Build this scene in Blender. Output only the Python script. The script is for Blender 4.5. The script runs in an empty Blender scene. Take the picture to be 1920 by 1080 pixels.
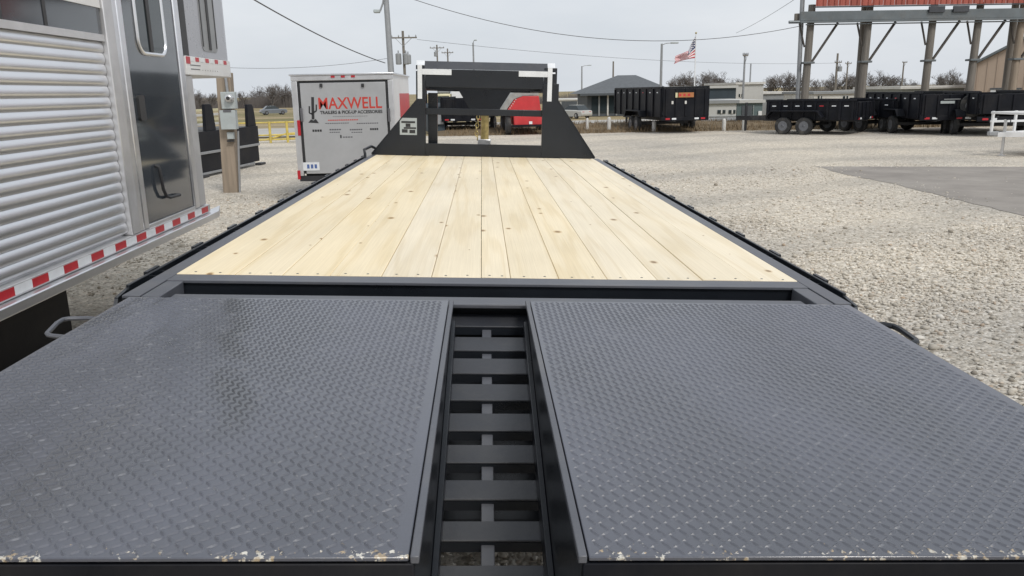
import bpy, math, random
import numpy as np
from mathutils import Vector, Matrix

random.seed(7)
RNG = np.random.default_rng(11)
S = bpy.context.scene
COL = S.collection
rad = math.radians

# ------------------------------------------------------------------ camera
EYE = Vector((0, 0, 1.6))
CR = Vector((0.99916339, -0.03665904, -0.0181282))
CU = Vector((0.02634134, 0.23780256, 0.97095627))
CF = Vector((0.03128339, 0.97062148, -0.23856926))
FPX = 1500.0
cam = bpy.data.cameras.new('camera')
cam.sensor_width = 36
cam.lens = 36 * FPX / 1920
cam.clip_start = 0.05
cam.clip_end = 6000
co = bpy.data.objects.new('camera', cam)
COL.objects.link(co)
co.matrix_world = Matrix(((CR.x, CU.x, -CF.x, EYE.x), (CR.y, CU.y, -CF.y, EYE.y),
                          (CR.z, CU.z, -CF.z, EYE.z), (0, 0, 0, 1)))
S.camera = co

# ------------------------------------------------------------------ sky and sun (thin bright overcast)
SUN_EL, SUN_AZ = 48.0, 150.0          # azimuth measured clockwise from +y
w = bpy.data.worlds.new('World')
S.world = w
w.use_nodes = True
nt = w.node_tree
nt.nodes.clear()
N = nt.nodes.new
out = N('ShaderNodeOutputWorld')
sky = N('ShaderNodeTexSky')
sky.sky_type = 'NISHITA'
sky.sun_disc = False
sky.sun_elevation = rad(SUN_EL)
sky.sun_rotation = rad(SUN_AZ)
sky.dust_density = 3.0
bg1 = N('ShaderNodeBackground')
bg1.inputs['Strength'].default_value = 0.06
nt.links.new(sky.outputs[0], bg1.inputs['Color'])
tc = N('ShaderNodeTexCoord')
mp = N('ShaderNodeMapping')
mp.inputs['Scale'].default_value = (1.0, 1.0, 3.5)
nz = N('ShaderNodeTexNoise')
nz.inputs['Scale'].default_value = 2.2
nz.inputs['Detail'].default_value = 6
nz.inputs['Roughness'].default_value = 0.55
cr = N('ShaderNodeValToRGB')
cr.color_ramp.elements[0].position = 0.32
cr.color_ramp.elements[0].color = (0.60, 0.64, 0.69, 1)
cr.color_ramp.elements[1].position = 0.68
cr.color_ramp.elements[1].color = (0.73, 0.755, 0.79, 1)
nt.links.new(tc.outputs['Generated'], mp.inputs['Vector'])
nt.links.new(mp.outputs[0], nz.inputs['Vector'])
nt.links.new(nz.outputs['Fac'], cr.inputs['Fac'])
bg2 = N('ShaderNodeBackground')
bg2.inputs['Strength'].default_value = 0.98
nt.links.new(cr.outputs[0], bg2.inputs['Color'])
mx = N('ShaderNodeMixShader')
mx.inputs[0].default_value = 0.86
nt.links.new(bg1.outputs[0], mx.inputs[1])
nt.links.new(bg2.outputs[0], mx.inputs[2])
nt.links.new(mx.outputs[0], out.inputs['Surface'])

sl = bpy.data.lights.new('sun', 'SUN')
sl.energy = 1.5
sl.angle = rad(14)
sl.color = (1.0, 0.965, 0.91)
so = bpy.data.objects.new('sun', sl)
COL.objects.link(so)
sd = Vector((math.sin(rad(SUN_AZ)) * math.cos(rad(SUN_EL)), math.cos(rad(SUN_AZ)) * math.cos(rad(SUN_EL)), math.sin(rad(SUN_EL))))
so.rotation_euler = (-sd).to_track_quat('-Z', 'Y').to_euler()
so.location = (0, -5, 20)

S.view_settings.view_transform = 'Standard'
S.view_settings.look = 'None'
S.view_settings.gamma = 1
S.view_settings.exposure = 0.30
S.render.engine = 'CYCLES'

# ------------------------------------------------------------------ placing helpers
def ray(px, py):
    return CR * ((px - 960) / FPX) - CU * ((py - 540) / FPX) + CF

def at(px, py, Y):            # point at forward distance Y seen in that direction
    d = ray(px, py)
    return EYE + d * (Y / d.y)

def G(px, py, z=0.0):         # point on a level plane
    d = ray(px, py)
    return EYE + d * ((z - EYE.z) / d.z)

def sstep(a, b, t):
    t = min(1, max(0, (t - a) / (b - a)))
    return t * t * (3 - 2 * t)

def zt(x, y):                 # the terrain falls gently beyond the lot
    return -1.5 * sstep(36, 95, y)

# ------------------------------------------------------------------ materials
MATS = {}
def pm(name, col, rough=0.6, metal=0.0, var=0.12, scale=6.0, bump=0.0, bscale=60.0, coat=0.0,
       dirt=None, dirt_amt=0.0, stretch=(1, 1, 1), rvar=0.08, spec=0.5, transp=0.0, rand=0.0):
    if name in MATS:
        return MATS[name]
    m = bpy.data.materials.new(name)
    m.use_nodes = True
    n = m.node_tree
    L = n.links.new
    b = n.nodes['Principled BSDF']
    t = n.nodes.new('ShaderNodeTexCoord')
    mpg = n.nodes.new('ShaderNodeMapping')
    mpg.inputs['Scale'].default_value = stretch
    L(t.outputs['Object'], mpg.inputs['Vector'])
    a = n.nodes.new('ShaderNodeTexNoise')
    a.inputs['Scale'].default_value = scale
    a.inputs['Detail'].default_value = 6
    a.inputs['Roughness'].default_value = 0.6
    L(mpg.outputs[0], a.inputs['Vector'])
    r = n.nodes.new('ShaderNodeValToRGB')
    r.color_ramp.elements[0].position = 0.3
    r.color_ramp.elements[1].position = 0.7
    r.color_ramp.elements[0].color = tuple(max(0, c * (1 - var)) for c in col) + (1,)
    r.color_ramp.elements[1].color = tuple(min(1, c * (1 + var)) for c in col) + (1,)
    L(a.outputs['Fac'], r.inputs['Fac'])
    cout = r.outputs[0]
    if rand:
        oi = n.nodes.new('ShaderNodeObjectInfo')
        hs = n.nodes.new('ShaderNodeHueSaturation')
        mr = n.nodes.new('ShaderNodeMapRange')
        mr.inputs['To Min'].default_value = 1 - rand
        mr.inputs['To Max'].default_value = 1 + rand
        L(oi.outputs['Random'], mr.inputs['Value'])
        L(mr.outputs[0], hs.inputs['Value'])
        L(cout, hs.inputs['Color'])
        cout = hs.outputs[0]
    if dirt:
        a2 = n.nodes.new('ShaderNodeTexNoise')
        a2.inputs['Scale'].default_value = scale * 0.45
        a2.inputs['Detail'].default_value = 9
        a2.inputs['Roughness'].default_value = 0.7
        L(t.outputs['Object'], a2.inputs['Vector'])
        r2 = n.nodes.new('ShaderNodeValToRGB')
        r2.color_ramp.elements[0].position = 0.48
        r2.color_ramp.elements[1].position = 0.75
        r2.color_ramp.elements[0].color = (0, 0, 0, 1)
        r2.color_ramp.elements[1].color = (dirt_amt,) * 3 + (1,)
        L(a2.outputs['Fac'], r2.inputs['Fac'])
        mxx = n.nodes.new('ShaderNodeMixRGB')
        L(r2.outputs[0], mxx.inputs['Fac'])
        L(cout, mxx.inputs['Color1'])
        mxx.inputs['Color2'].default_value = tuple(dirt) + (1,)
        cout = mxx.outputs[0]
    L(cout, b.inputs['Base Color'])
    rr = n.nodes.new('ShaderNodeMapRange')
    rr.inputs['To Min'].default_value = max(0.02, rough - rvar)
    rr.inputs['To Max'].default_value = min(1, rough + rvar)
    L(a.outputs['Fac'], rr.inputs['Value'])
    L(rr.outputs[0], b.inputs['Roughness'])
    b.inputs['Metallic'].default_value = metal
    b.inputs['Specular IOR Level'].default_value = spec
    if coat:
        b.inputs['Coat Weight'].default_value = coat
        b.inputs['Coat Roughness'].default_value = 0.08
    if transp:
        b.inputs['Transmission Weight'].default_value = transp
    if bump:
        bt = n.nodes.new('ShaderNodeTexNoise')
        bt.inputs['Scale'].default_value = bscale
        bt.inputs['Detail'].default_value = 4
        L(mpg.outputs[0], bt.inputs['Vector'])
        bp = n.nodes.new('ShaderNodeBump')
        bp.inputs['Strength'].default_value = bump
        bp.inputs['Distance'].default_value = 0.01
        L(bt.outputs['Fac'], bp.inputs['Height'])
        L(bp.outputs[0], b.inputs['Normal'])
    MATS[name] = m
    return m

def nodes(m):
    return m.node_tree.nodes, m.node_tree.links.new, m.node_tree.nodes['Principled BSDF']

def ramp(n, pts):
    r = n.new('ShaderNodeValToRGB')
    e = r.color_ramp.elements
    while len(e) < len(pts):
        e.new(0.5)
    for i, (p, c) in enumerate(pts):
        e[i].position = p
        e[i].color = tuple(c) + (1,)
    return r

def mat_gravel(name, island=False, tone=1.0):
    m = bpy.data.materials.new(name)
    m.use_nodes = True
    n, L, b = nodes(m)
    g = n.new('ShaderNodeNewGeometry')
    pts = [(0.0, (0.30, 0.27, 0.23)), (0.14, (0.44, 0.405, 0.35)), (0.45, (0.55, 0.51, 0.445)),
           (0.75, (0.66, 0.62, 0.555)), (0.93, (0.77, 0.735, 0.675)), (1.0, (0.46, 0.36, 0.27))]
    pts = [(p, (q[0] * tone, q[1] * tone * .995, q[2] * tone * .975)) for p, q in pts]
    # broad damp / dusty patches with a shape of their own
    big = n.new('ShaderNodeTexNoise')
    big.inputs['Scale'].default_value = 0.32
    big.inputs['Detail'].default_value = 5
    L(g.outputs['Position'], big.inputs['Vector'])
    rb = ramp(n, [(0.35, (0.84, 0.84, 0.85)), (0.62, (1.08, 1.06, 1.03))])
    L(big.outputs['Fac'], rb.inputs['Fac'])
    mul = n.new('ShaderNodeMixRGB')
    mul.blend_type = 'MULTIPLY'
    mul.inputs['Fac'].default_value = 1
    if island:
        r = ramp(n, pts)
        L(g.outputs['Random Per Island'], r.inputs['Fac'])
        L(r.outputs[0], mul.inputs['Color1'])
    else:
        v = n.new('ShaderNodeTexVoronoi')
        v.inputs['Scale'].default_value = 46
        v.inputs['Randomness'].default_value = 1
        L(g.outputs['Position'], v.inputs['Vector'])
        sx = n.new('ShaderNodeSeparateColor')
        L(v.outputs['Color'], sx.inputs[0])
        r = ramp(n, pts)
        L(sx.outputs[0], r.inputs['Fac'])
        v2 = n.new('ShaderNodeTexNoise')
        v2.inputs['Scale'].default_value = 9
        v2.inputs['Detail'].default_value = 8
        L(g.outputs['Position'], v2.inputs['Vector'])
        r2 = ramp(n, [(0.3, (0.82, 0.82, 0.82)), (0.7, (1.12, 1.11, 1.10))])
        L(v2.outputs['Fac'], r2.inputs['Fac'])
        m1 = n.new('ShaderNodeMixRGB')
        m1.blend_type = 'MULTIPLY'
        m1.inputs['Fac'].default_value = 1
        L(r.outputs[0], m1.inputs['Color1'])
        L(r2.outputs[0], m1.inputs['Color2'])
        L(m1.outputs[0], mul.inputs['Color1'])
        bp = n.new('ShaderNodeBump')
        bp.inputs['Strength'].default_value = 0.7
        bp.inputs['Distance'].default_value = 0.015
        bp.invert = True
        L(v.outputs['Distance'], bp.inputs['Height'])
        L(bp.outputs[0], b.inputs['Normal'])
    L(rb.outputs[0], mul.inputs['Color2'])
    # packed wheel tracks
    sp3 = n.new('ShaderNodeSeparateXYZ'); L(g.outputs['Position'], sp3.inputs[0])
    def mt(op, a, c, d=None):
        q = n.new('ShaderNodeMath'); q.operation = op
        for i, v in enumerate((a, c, d)):
            if v is None: continue
            if isinstance(v, (int, float)): q.inputs[i].default_value = v
            else: L(v, q.inputs[i])
        return q.outputs[0]
    sx6 = mt('SINE', mt('MULTIPLY', sp3.outputs['X'], .6), 0)
    ph_ = mt('MULTIPLY_ADD', sp3.outputs['Y'], 1.83, mt('MULTIPLY', sp3.outputs['X'], -.55))
    ph_ = mt('MULTIPLY_ADD', sx6, 1.2, ph_)
    tr_ = n.new('ShaderNodeMapRange'); tr_.interpolation_type = 'SMOOTHSTEP'
    tr_.inputs['From Min'].default_value = .45; tr_.inputs['From Max'].default_value = .95
    L(mt('SINE', ph_, 0), tr_.inputs['Value'])
    mtk = n.new('ShaderNodeMixRGB'); mtk.blend_type = 'MULTIPLY'
    L(mt('MULTIPLY', tr_.outputs[0], .8), mtk.inputs['Fac'])
    L(mul.outputs[0], mtk.inputs['Color1']); mtk.inputs['Color2'].default_value = (0.86, 0.865, 0.87, 1)
    L(mtk.outputs[0], b.inputs['Base Color'])
    b.inputs['Roughness'].default_value = 0.92
    b.inputs['Specular IOR Level'].default_value = 0.25
    return m

M_GRAVEL = mat_gravel('limestone_gravel')
M_STONE = mat_gravel('limestone_stones', island=True)

def mat_pine():
    m = bpy.data.materials.new('fresh_pine')
    m.use_nodes = True
    n, L, b = nodes(m)
    t = n.new('ShaderNodeTexCoord')
    oi = n.new('ShaderNodeObjectInfo')
    mul = n.new('ShaderNodeMath'); mul.operation = 'MULTIPLY'; mul.inputs[1].default_value = 37.0
    L(oi.outputs['Random'], mul.inputs[0])
    cx = n.new('ShaderNodeCombineXYZ')
    L(mul.outputs[0], cx.inputs[0]); L(mul.outputs[0], cx.inputs[1])
    add = n.new('ShaderNodeVectorMath'); add.operation = 'ADD'
    L(t.outputs['Object'], add.inputs[0]); L(cx.outputs[0], add.inputs[1])
    # long cathedral grain
    mp = n.new('ShaderNodeMapping'); mp.inputs['Scale'].default_value = (1, 0.055, 1)
    L(add.outputs[0], mp.inputs['Vector'])
    d = n.new('ShaderNodeTexNoise'); d.inputs['Scale'].default_value = 5.5; d.inputs['Detail'].default_value = 3
    L(mp.outputs[0], d.inputs['Vector'])
    ml = n.new('ShaderNodeMath'); ml.operation = 'MULTIPLY'; ml.inputs[1].default_value = 26
    L(d.outputs['Fac'], ml.inputs[0])
    sn = n.new('ShaderNodeMath'); sn.operation = 'SINE'
    L(ml.outputs[0], sn.inputs[0])
    rg = ramp(n, [(0.0, (0.84, 0.73, 0.525)), (0.75, (0.83, 0.715, 0.505)), (1.0, (0.785, 0.66, 0.44))])
    mr = n.new('ShaderNodeMapRange'); mr.inputs['From Min'].default_value = -1
    L(sn.outputs[0], mr.inputs['Value']); L(mr.outputs[0], rg.inputs['Fac'])
    # fine fibre
    mf = n.new('ShaderNodeMapping'); mf.inputs['Scale'].default_value = (220, 3, 60)
    L(add.outputs[0], mf.inputs['Vector'])
    nf = n.new('ShaderNodeTexNoise'); nf.inputs['Scale'].default_value = 1; nf.inputs['Detail'].default_value = 4
    L(mf.outputs[0], nf.inputs['Vector'])
    rf = ramp(n, [(0.3, (0.94, 0.93, 0.91)), (0.7, (1.04, 1.04, 1.04))])
    L(nf.outputs['Fac'], rf.inputs['Fac'])
    m1 = n.new('ShaderNodeMixRGB'); m1.blend_type = 'MULTIPLY'; m1.inputs['Fac'].default_value = 1
    L(rg.outputs[0], m1.inputs['Color1']); L(rf.outputs[0], m1.inputs['Color2'])
    # knots
    mk = n.new('ShaderNodeMapping'); mk.inputs['Scale'].default_value = (5.0, 2.9, 0.0)
    L(add.outputs[0], mk.inputs['Vector'])
    vk = n.new('ShaderNodeTexVoronoi'); vk.voronoi_dimensions = '2D'; vk.inputs['Scale'].default_value = 1.0; vk.inputs['Randomness'].default_value = 1
    L(mk.outputs[0], vk.inputs['Vector'])
    sc = n.new('ShaderNodeSeparateColor'); L(vk.outputs['Color'], sc.inputs[0])
    th = n.new('ShaderNodeMapRange'); th.inputs['From Min'].default_value = 0.50; th.inputs['From Max'].default_value = 1.0
    th.inputs['To Min'].default_value = 0.0012; th.inputs['To Max'].default_value = 0.135
    L(sc.outputs[0], th.inputs['Value'])
    lt = n.new('ShaderNodeMath'); lt.operation = 'DIVIDE'
    L(vk.outputs['Distance'], lt.inputs[0]); L(th.outputs[0], lt.inputs[1])
    rk = ramp(n, [(0.0, (0.25, 0.17, 0.10)), (0.42, (0.40, 0.29, 0.19)), (0.62, (0.80, 0.70, 0.55)), (1.0, (1, 1, 1))])
    L(lt.outputs[0], rk.inputs['Fac'])
    m2 = n.new('ShaderNodeMixRGB'); m2.blend_type = 'MULTIPLY'; m2.inputs['Fac'].default_value = 0.92
    L(m1.outputs[0], m2.inputs['Color1']); L(rk.outputs[0], m2.inputs['Color2'])
    # broad tonal drift and per-board tint
    nb = n.new('ShaderNodeTexNoise'); nb.inputs['Scale'].default_value = 0.9; nb.inputs['Detail'].default_value = 3
    L(add.outputs[0], nb.inputs['Vector'])
    hs = n.new('ShaderNodeHueSaturation')
    mv = n.new('ShaderNodeMapRange'); mv.inputs['From Min'].default_value = 0.3; mv.inputs['From Max'].default_value = 0.7
    mv.inputs['To Min'].default_value = 0.92; mv.inputs['To Max'].default_value = 1.05
    L(nb.outputs['Fac'], mv.inputs['Value'])
    mo = n.new('ShaderNodeMapRange'); mo.inputs['To Min'].default_value = 0.82; mo.inputs['To Max'].default_value = 1.08
    L(oi.outputs['Random'], mo.inputs['Value'])
    L(mo.outputs[0], hs.inputs['Saturation']); L(mv.outputs[0], hs.inputs['Value'])
    L(m2.outputs[0], hs.inputs['Color'])
    L(hs.outputs[0], b.inputs['Base Color'])
    b.inputs['Roughness'].default_value = 0.62
    b.inputs['Specular IOR Level'].default_value = 0.3
    bp = n.new('ShaderNodeBump'); bp.inputs['Strength'].default_value = 0.15; bp.inputs['Distance'].default_value = 0.004
    L(nf.outputs['Fac'], bp.inputs['Height']); L(bp.outputs[0], b.inputs['Normal'])
    return m
M_PINE = mat_pine()

def mat_tread(name, lug=False):
    """black gloss paint on steel tread plate: road dust film, dried water runs, bare metal along the worn rear edge"""
    m = bpy.data.materials.new(name)
    m.use_nodes = True
    n, L, b = nodes(m)
    def math_(op, a, bb=None, c=None, clamp=False):
        q = n.new('ShaderNodeMath'); q.operation = op; q.use_clamp = clamp
        for i, v in enumerate((a, bb, c)):
            if v is None: continue
            if isinstance(v, (int, float)): q.inputs[i].default_value = v
            else: L(v, q.inputs[i])
        return q.outputs[0]
    def noise(scale, detail=5, st=(1, 1, 1), rough=.6):
        mp_ = n.new('ShaderNodeMapping'); mp_.inputs['Scale'].default_value = st
        L(t.outputs['Object'], mp_.inputs['Vector'])
        q = n.new('ShaderNodeTexNoise'); q.inputs['Scale'].default_value = scale; q.inputs['Detail'].default_value = detail; q.inputs['Roughness'].default_value = rough
        L(mp_.outputs[0], q.inputs['Vector'])
        return q.outputs['Fac']
    def sm(v, lo, hi):
        q = n.new('ShaderNodeMapRange'); q.interpolation_type = 'SMOOTHSTEP'
        q.inputs['From Min'].default_value = lo; q.inputs['From Max'].default_value = hi
        L(v, q.inputs['Value'])
        return q.outputs[0]
    t = n.new('ShaderNodeTexCoord')
    sep = n.new('ShaderNodeSeparateXYZ'); L(t.outputs['Object'], sep.inputs[0])
    X, Y = sep.outputs['X'], sep.outputs['Y']
    big = noise(1.9, 8, (1.6, .8, 1), .62)
    dust = sm(big, .30, .70)
    # dried run of water down the left plate and painted dark reflection of the horse trailer at its outer side
    wob = noise(3.2, 6)
    cen = math_('MULTIPLY_ADD', Y, -0.26, -0.224)
    cen = math_('MULTIPLY_ADD', wob, 0.22, cen)
    dist = math_('ABSOLUTE', math_('SUBTRACT', X, cen))
    run = math_('SUBTRACT', 1.0, sm(dist, .012, .062))
    run = math_('MULTIPLY', run, sm(Y, 1.40, 1.70))
    run = math_('MULTIPLY', run, sm(noise(7, 4), .28, .50))
    st1 = sm(noise(2.6, 7, (3.2, .55, 1), .65), .46, .64)
    outer = math_('MULTIPLY', st1, math_('SUBTRACT', 1.0, sm(X, -0.95, -0.55)))
    run_and_reflection = math_('MAXIMUM', math_('MULTIPLY', run, .75), math_('MULTIPLY', outer, .7))
    film = math_('MULTIPLY', math_('MULTIPLY_ADD', dust, .45, .55), math_('SUBTRACT', 1.0, run_and_reflection))
    fine = noise(140, 3)
    film = math_('MULTIPLY', film, math_('MULTIPLY_ADD', fine, .5, .75))
    mx_ = n.new('ShaderNodeMixRGB'); L(film, mx_.inputs['Fac'])
    mx_.inputs['Color1'].default_value = (0.020, 0.022, 0.027, 1)
    mx_.inputs['Color2'].default_value = (0.074, 0.080, 0.106, 1) if not lug else (0.088, 0.094, 0.120, 1)
    if lug:      # tread highlights painted in as paler patches on the lug tips
        tip = n.new('ShaderNodeMixRGB'); L(math_('MULTIPLY', sm(noise(38, 4), .54, .70), .40), tip.inputs['Fac']); L(mx_.outputs[0], tip.inputs['Color1'])
        tip.inputs['Color2'].default_value = (0.27, 0.275, 0.29, 1)
        mx_ = tip
    # thin scratches
    scr = noise(1.0, 2, (9, 260, 1))
    sc = sm(scr, .70, .74)
    m3 = n.new('ShaderNodeMixRGB'); L(math_('MULTIPLY', sc, .35), m3.inputs['Fac']); L(mx_.outputs[0], m3.inputs['Color1'])
    m3.inputs['Color2'].default_value = (0.19, 0.19, 0.20, 1)
    # chips within a few cm of the rear edge
    e1 = math_('SUBTRACT', 1.0, sm(Y, 1.062, 1.112))
    patch = sm(noise(5.5, 4), .36, .60)
    chip = math_('MULTIPLY_ADD', math_('MULTIPLY', e1, math_('MULTIPLY_ADD', patch, .75, .25)), 0.30, noise(95, 4))
    cm = sm(chip, .705 if lug else .79, .75 if lug else .84)
    cc = n.new('ShaderNodeMixRGB'); L(sm(noise(60, 3), .42, .58), cc.inputs['Fac'])
    cc.inputs['Color1'].default_value = (0.56, 0.54, 0.48, 1); cc.inputs['Color2'].default_value = (0.34, 0.26, 0.16, 1)
    mc = n.new('ShaderNodeMixRGB'); L(cm, mc.inputs['Fac']); L(m3.outputs[0], mc.inputs['Color1']); L(cc.outputs[0], mc.inputs['Color2'])
    L(mc.outputs[0], b.inputs['Base Color'])
    rr = n.new('ShaderNodeMapRange'); rr.inputs['To Min'].default_value = 0.16 if not lug else 0.34; rr.inputs['To Max'].default_value = 0.36 if not lug else 0.46
    L(film, rr.inputs['Value']); L(rr.outputs[0], b.inputs['Roughness'])
    b.inputs['Specular IOR Level'].default_value = 1.0
    b.inputs['Coat Weight'].default_value = 0.35
    b.inputs['Coat Roughness'].default_value = 0.12 if not lug else 0.30
    bp = n.new('ShaderNodeBump'); bp.inputs['Strength'].default_value = 0.12; bp.inputs['Distance'].default_value = 0.002
    L(fine, bp.inputs['Height']); L(bp.outputs[0], b.inputs['Normal'])
    return m
M_TREAD = mat_tread('painted_tread_plate')
M_LUG = mat_tread('painted_tread_lugs', True)

M_BLACK = pm('black_gloss_paint', (0.011, 0.0135, 0.018), 0.30, 0, 0.25, 3, bump=0.05, bscale=40, rvar=0.1)
M_BLACK2 = pm('dusty_black_paint', (0.028, 0.028, 0.032), 0.5, 0, 0.3, 3, dirt=(0.20, 0.185, 0.16), dirt_amt=0.35)
M_STEEL = pm('black_painted_steel_dusty', (0.082, 0.087, 0.103), 0.42, 0.0, 0.14, 5, bump=0.06, bscale=70, dirt=(0.19, 0.18, 0.165), dirt_amt=0.4, spec=0.7)
M_SLAT = pm('black_painted_slat', (0.036, 0.039, 0.047), 0.40, 0.0, 0.2, 5, bump=0.06, bscale=70, dirt=(0.11, 0.105, 0.095), dirt_amt=0.4, spec=0.6)
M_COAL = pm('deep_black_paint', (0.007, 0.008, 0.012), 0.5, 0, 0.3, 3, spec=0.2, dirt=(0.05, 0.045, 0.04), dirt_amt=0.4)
M_DARKSTEEL = pm('dark_painted_steel', (0.045, 0.048, 0.056), 0.4, 0, 0.2, 5, bump=0.05, dirt=(0.14, 0.13, 0.115), dirt_amt=0.3, spec=0.6)
M_ALU = pm('bright_aluminium', (0.80, 0.81, 0.835), 0.33, 0.9, 0.05, 3, stretch=(1, 0.15, 4), rvar=0.07, dirt=(0.45, 0.43, 0.40), dirt_amt=0.18)
M_ALU2 = pm('satin_aluminium_trim', (0.66, 0.66, 0.67), 0.42, 0.7, 0.08, 6, rvar=0.08, dirt=(0.40, 0.38, 0.35), dirt_amt=0.25)
M_WHITE = pm('white_paint', (0.72, 0.72, 0.72), 0.4, 0, 0.05, 3, dirt=(0.45, 0.42, 0.36), dirt_amt=0.3)
M_OFFWHITE = pm('weathered_white', (0.60, 0.59, 0.56), 0.6, 0, 0.1, 2, dirt=(0.36, 0.33, 0.28), dirt_amt=0.5)
M_SMOKE = pm('glossy_dark_panel', (0.050, 0.058, 0.068), 0.09, 0, 0.15, 1.5, coat=0.6, rvar=0.03)
M_GLASS = pm('dark_window_glass', (0.03, 0.04, 0.045), 0.05, 0, 0.1, 2, rvar=0.02)
M_GREYPAINT = pm('grey_lavender_paint', (0.36, 0.365, 0.40), 0.28, 0.15, 0.05, 3, rvar=0.05, dirt=(0.3, 0.29, 0.27), dirt_amt=0.2)
M_CARGO = pm('pewter_aluminium_skin', (0.45, 0.455, 0.465), 0.42, 0.25, 0.06, 2.5, rvar=0.06, dirt=(0.25, 0.24, 0.22), dirt_amt=0.25)
M_RED = pm('red_reflective', (0.46, 0.02, 0.03), 0.35, 0, 0.1, 12)
M_REDPAINT = pm('red_paint', (0.52, 0.035, 0.04), 0.35, 0, 0.12, 3, dirt=(0.25, 0.12, 0.10), dirt_amt=0.3)
M_DECALRED = pm('red_vinyl', (0.55, 0.05, 0.035), 0.5, 0, 0.06, 10)
M_DECALBLACK = pm('black_vinyl', (0.03, 0.03, 0.032), 0.5, 0, 0.1, 10)
M_DECALGREY = pm('grey_vinyl_print', (0.12, 0.12, 0.13), 0.5, 0, 0.1, 10)
M_TAPE = pm('white_reflective_tape', (0.74, 0.76, 0.78), 0.4, 0, 0.06, 14, dirt=(0.4, 0.4, 0.4), dirt_amt=0.25)
M_ORANGE = pm('orange_vinyl', (0.42, 0.17, 0.06), 0.5, 0, 0.15, 10)
M_BLUE = pm('blue_vinyl', (0.08, 0.14, 0.35), 0.5, 0, 0.1, 10)
M_RUBBER = pm('tyre_rubber', (0.025, 0.025, 0.026), 0.75, 0, 0.2, 8, bump=0.15, bscale=25, dirt=(0.2, 0.18, 0.15), dirt_amt=0.5)
M_RIM = pm('wheel_rim_steel', (0.16, 0.165, 0.18), 0.4, 0.4, 0.15, 6)
M_WOODPOLE = pm('weathered_pole_wood', (0.19, 0.172, 0.15), 0.85, 0, 0.25, 5, bump=0.4, bscale=22, stretch=(3, 3, 0.2))
M_WOODPOLE2 = pm('tan_treated_pole', (0.29, 0.235, 0.18), 0.85, 0, 0.25, 5, bump=0.4, bscale=22, stretch=(3, 3, 0.2))
M_BRACE = pm('dark_timber_brace', (0.085, 0.075, 0.066), 0.85, 0, 0.25, 5, bump=0.3, bscale=22)
M_GREYPOLE = pm('grey_galvanised', (0.33, 0.34, 0.35), 0.5, 0.4, 0.1, 6)
M_METER = pm('pale_grey_enclosure', (0.42, 0.46, 0.46), 0.5, 0.1, 0.08, 5, dirt=(0.25, 0.2, 0.15), dirt_amt=0.3)
M_YELLOW = pm('safety_yellow_pipe', (0.60, 0.47, 0.11), 0.5, 0, 0.15, 6, dirt=(0.25, 0.18, 0.08), dirt_amt=0.5)
M_GOLD = pm('zinc_yellow_chromate', (0.42, 0.33, 0.14), 0.38, 0.6, 0.3, 20)
M_CHROME = pm('zinc_plated', (0.6, 0.6, 0.6), 0.3, 0.8, 0.1, 12)
M_ASPHALT = pm('worn_asphalt', (0.275, 0.252, 0.228), 0.9, 0, 0.18, 1.3, bump=0.5, bscale=55, dirt=(0.38, 0.355, 0.32), dirt_amt=0.6, spec=0.3)
M_ROAD = pm('pale_concrete_road', (0.42, 0.41, 0.385), 0.9, 0, 0.10, 0.5, bump=0.3, bscale=30, dirt=(0.30, 0.28, 0.25), dirt_amt=0.5, spec=0.25)
M_ROOF = pm('grey_shingles', (0.115, 0.125, 0.135), 0.85, 0, 0.16, 3, bump=0.3, bscale=14)
M_BLDGDARK = pm('dark_slate_cladding', (0.075, 0.085, 0.095), 0.7, 0, 0.12, 2)
M_BLDGGREY = pm('grey_cladding', (0.26, 0.27, 0.275), 0.7, 0, 0.08, 1)
M_BLDGWHITE = pm('white_cladding', (0.50, 0.50, 0.48), 0.7, 0, 0.07, 0.8, dirt=(0.36, 0.34, 0.30), dirt_amt=0.4)
M_NAVY = pm('navy_steel', (0.032, 0.048, 0.062), 0.6, 0, 0.2, 1)
M_TAN = pm('tan_metal_siding', (0.42, 0.33, 0.26), 0.6, 0.0, 0.05, 0.7, dirt=(0.33, 0.27, 0.22), dirt_amt=0.4)
M_RUSTRED = pm('faded_red_metal_sheet', (0.34, 0.085, 0.06), 0.55, 0.0, 0.12, 2.5, stretch=(3, 3, 0.5), dirt=(0.22, 0.07, 0.045), dirt_amt=0.6, rand=0.12)
M_BEAM = pm('galvanised_beam', (0.15, 0.17, 0.18), 0.5, 0.3, 0.15, 2, dirt=(0.16, 0.13, 0.10), dirt_amt=0.5)
M_WIRE = pm('cable', (0.10, 0.10, 0.105), 0.6, 0, 0.1, 5)
M_BARK = pm('winter_bark', (0.105, 0.093, 0.085), 0.95, 0, 0.2, 3)
M_TWIG = pm('bare_twigs', (0.145, 0.130, 0.122), 0.95, 0, 0.2, 0.5)
M_DRY = pm('dead_grass_blades', (0.20, 0.145, 0.085), 0.95, 0, 0.3, 1.2)
M_CARPAINT = pm('grey_car_paint', (0.20, 0.22, 0.25), 0.3, 0.3, 0.05, 3, coat=0.5)
M_CREAM = pm('cream_panel', (0.62, 0.57, 0.36), 0.5, 0, 0.08, 3)
M_FLAGR = pm('flag_red', (0.50, 0.06, 0.08), 0.8, 0, 0.08, 4)
M_FLAGW = pm('flag_white', (0.75, 0.73, 0.72), 0.8, 0, 0.05, 4)
M_FLAGB = pm('flag_blue', (0.05, 0.065, 0.15), 0.8, 0, 0.1, 4)
M_TARP = pm('grey_mesh_tarp', (0.30, 0.30, 0.29), 0.85, 0, 0.2, 5)

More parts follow.
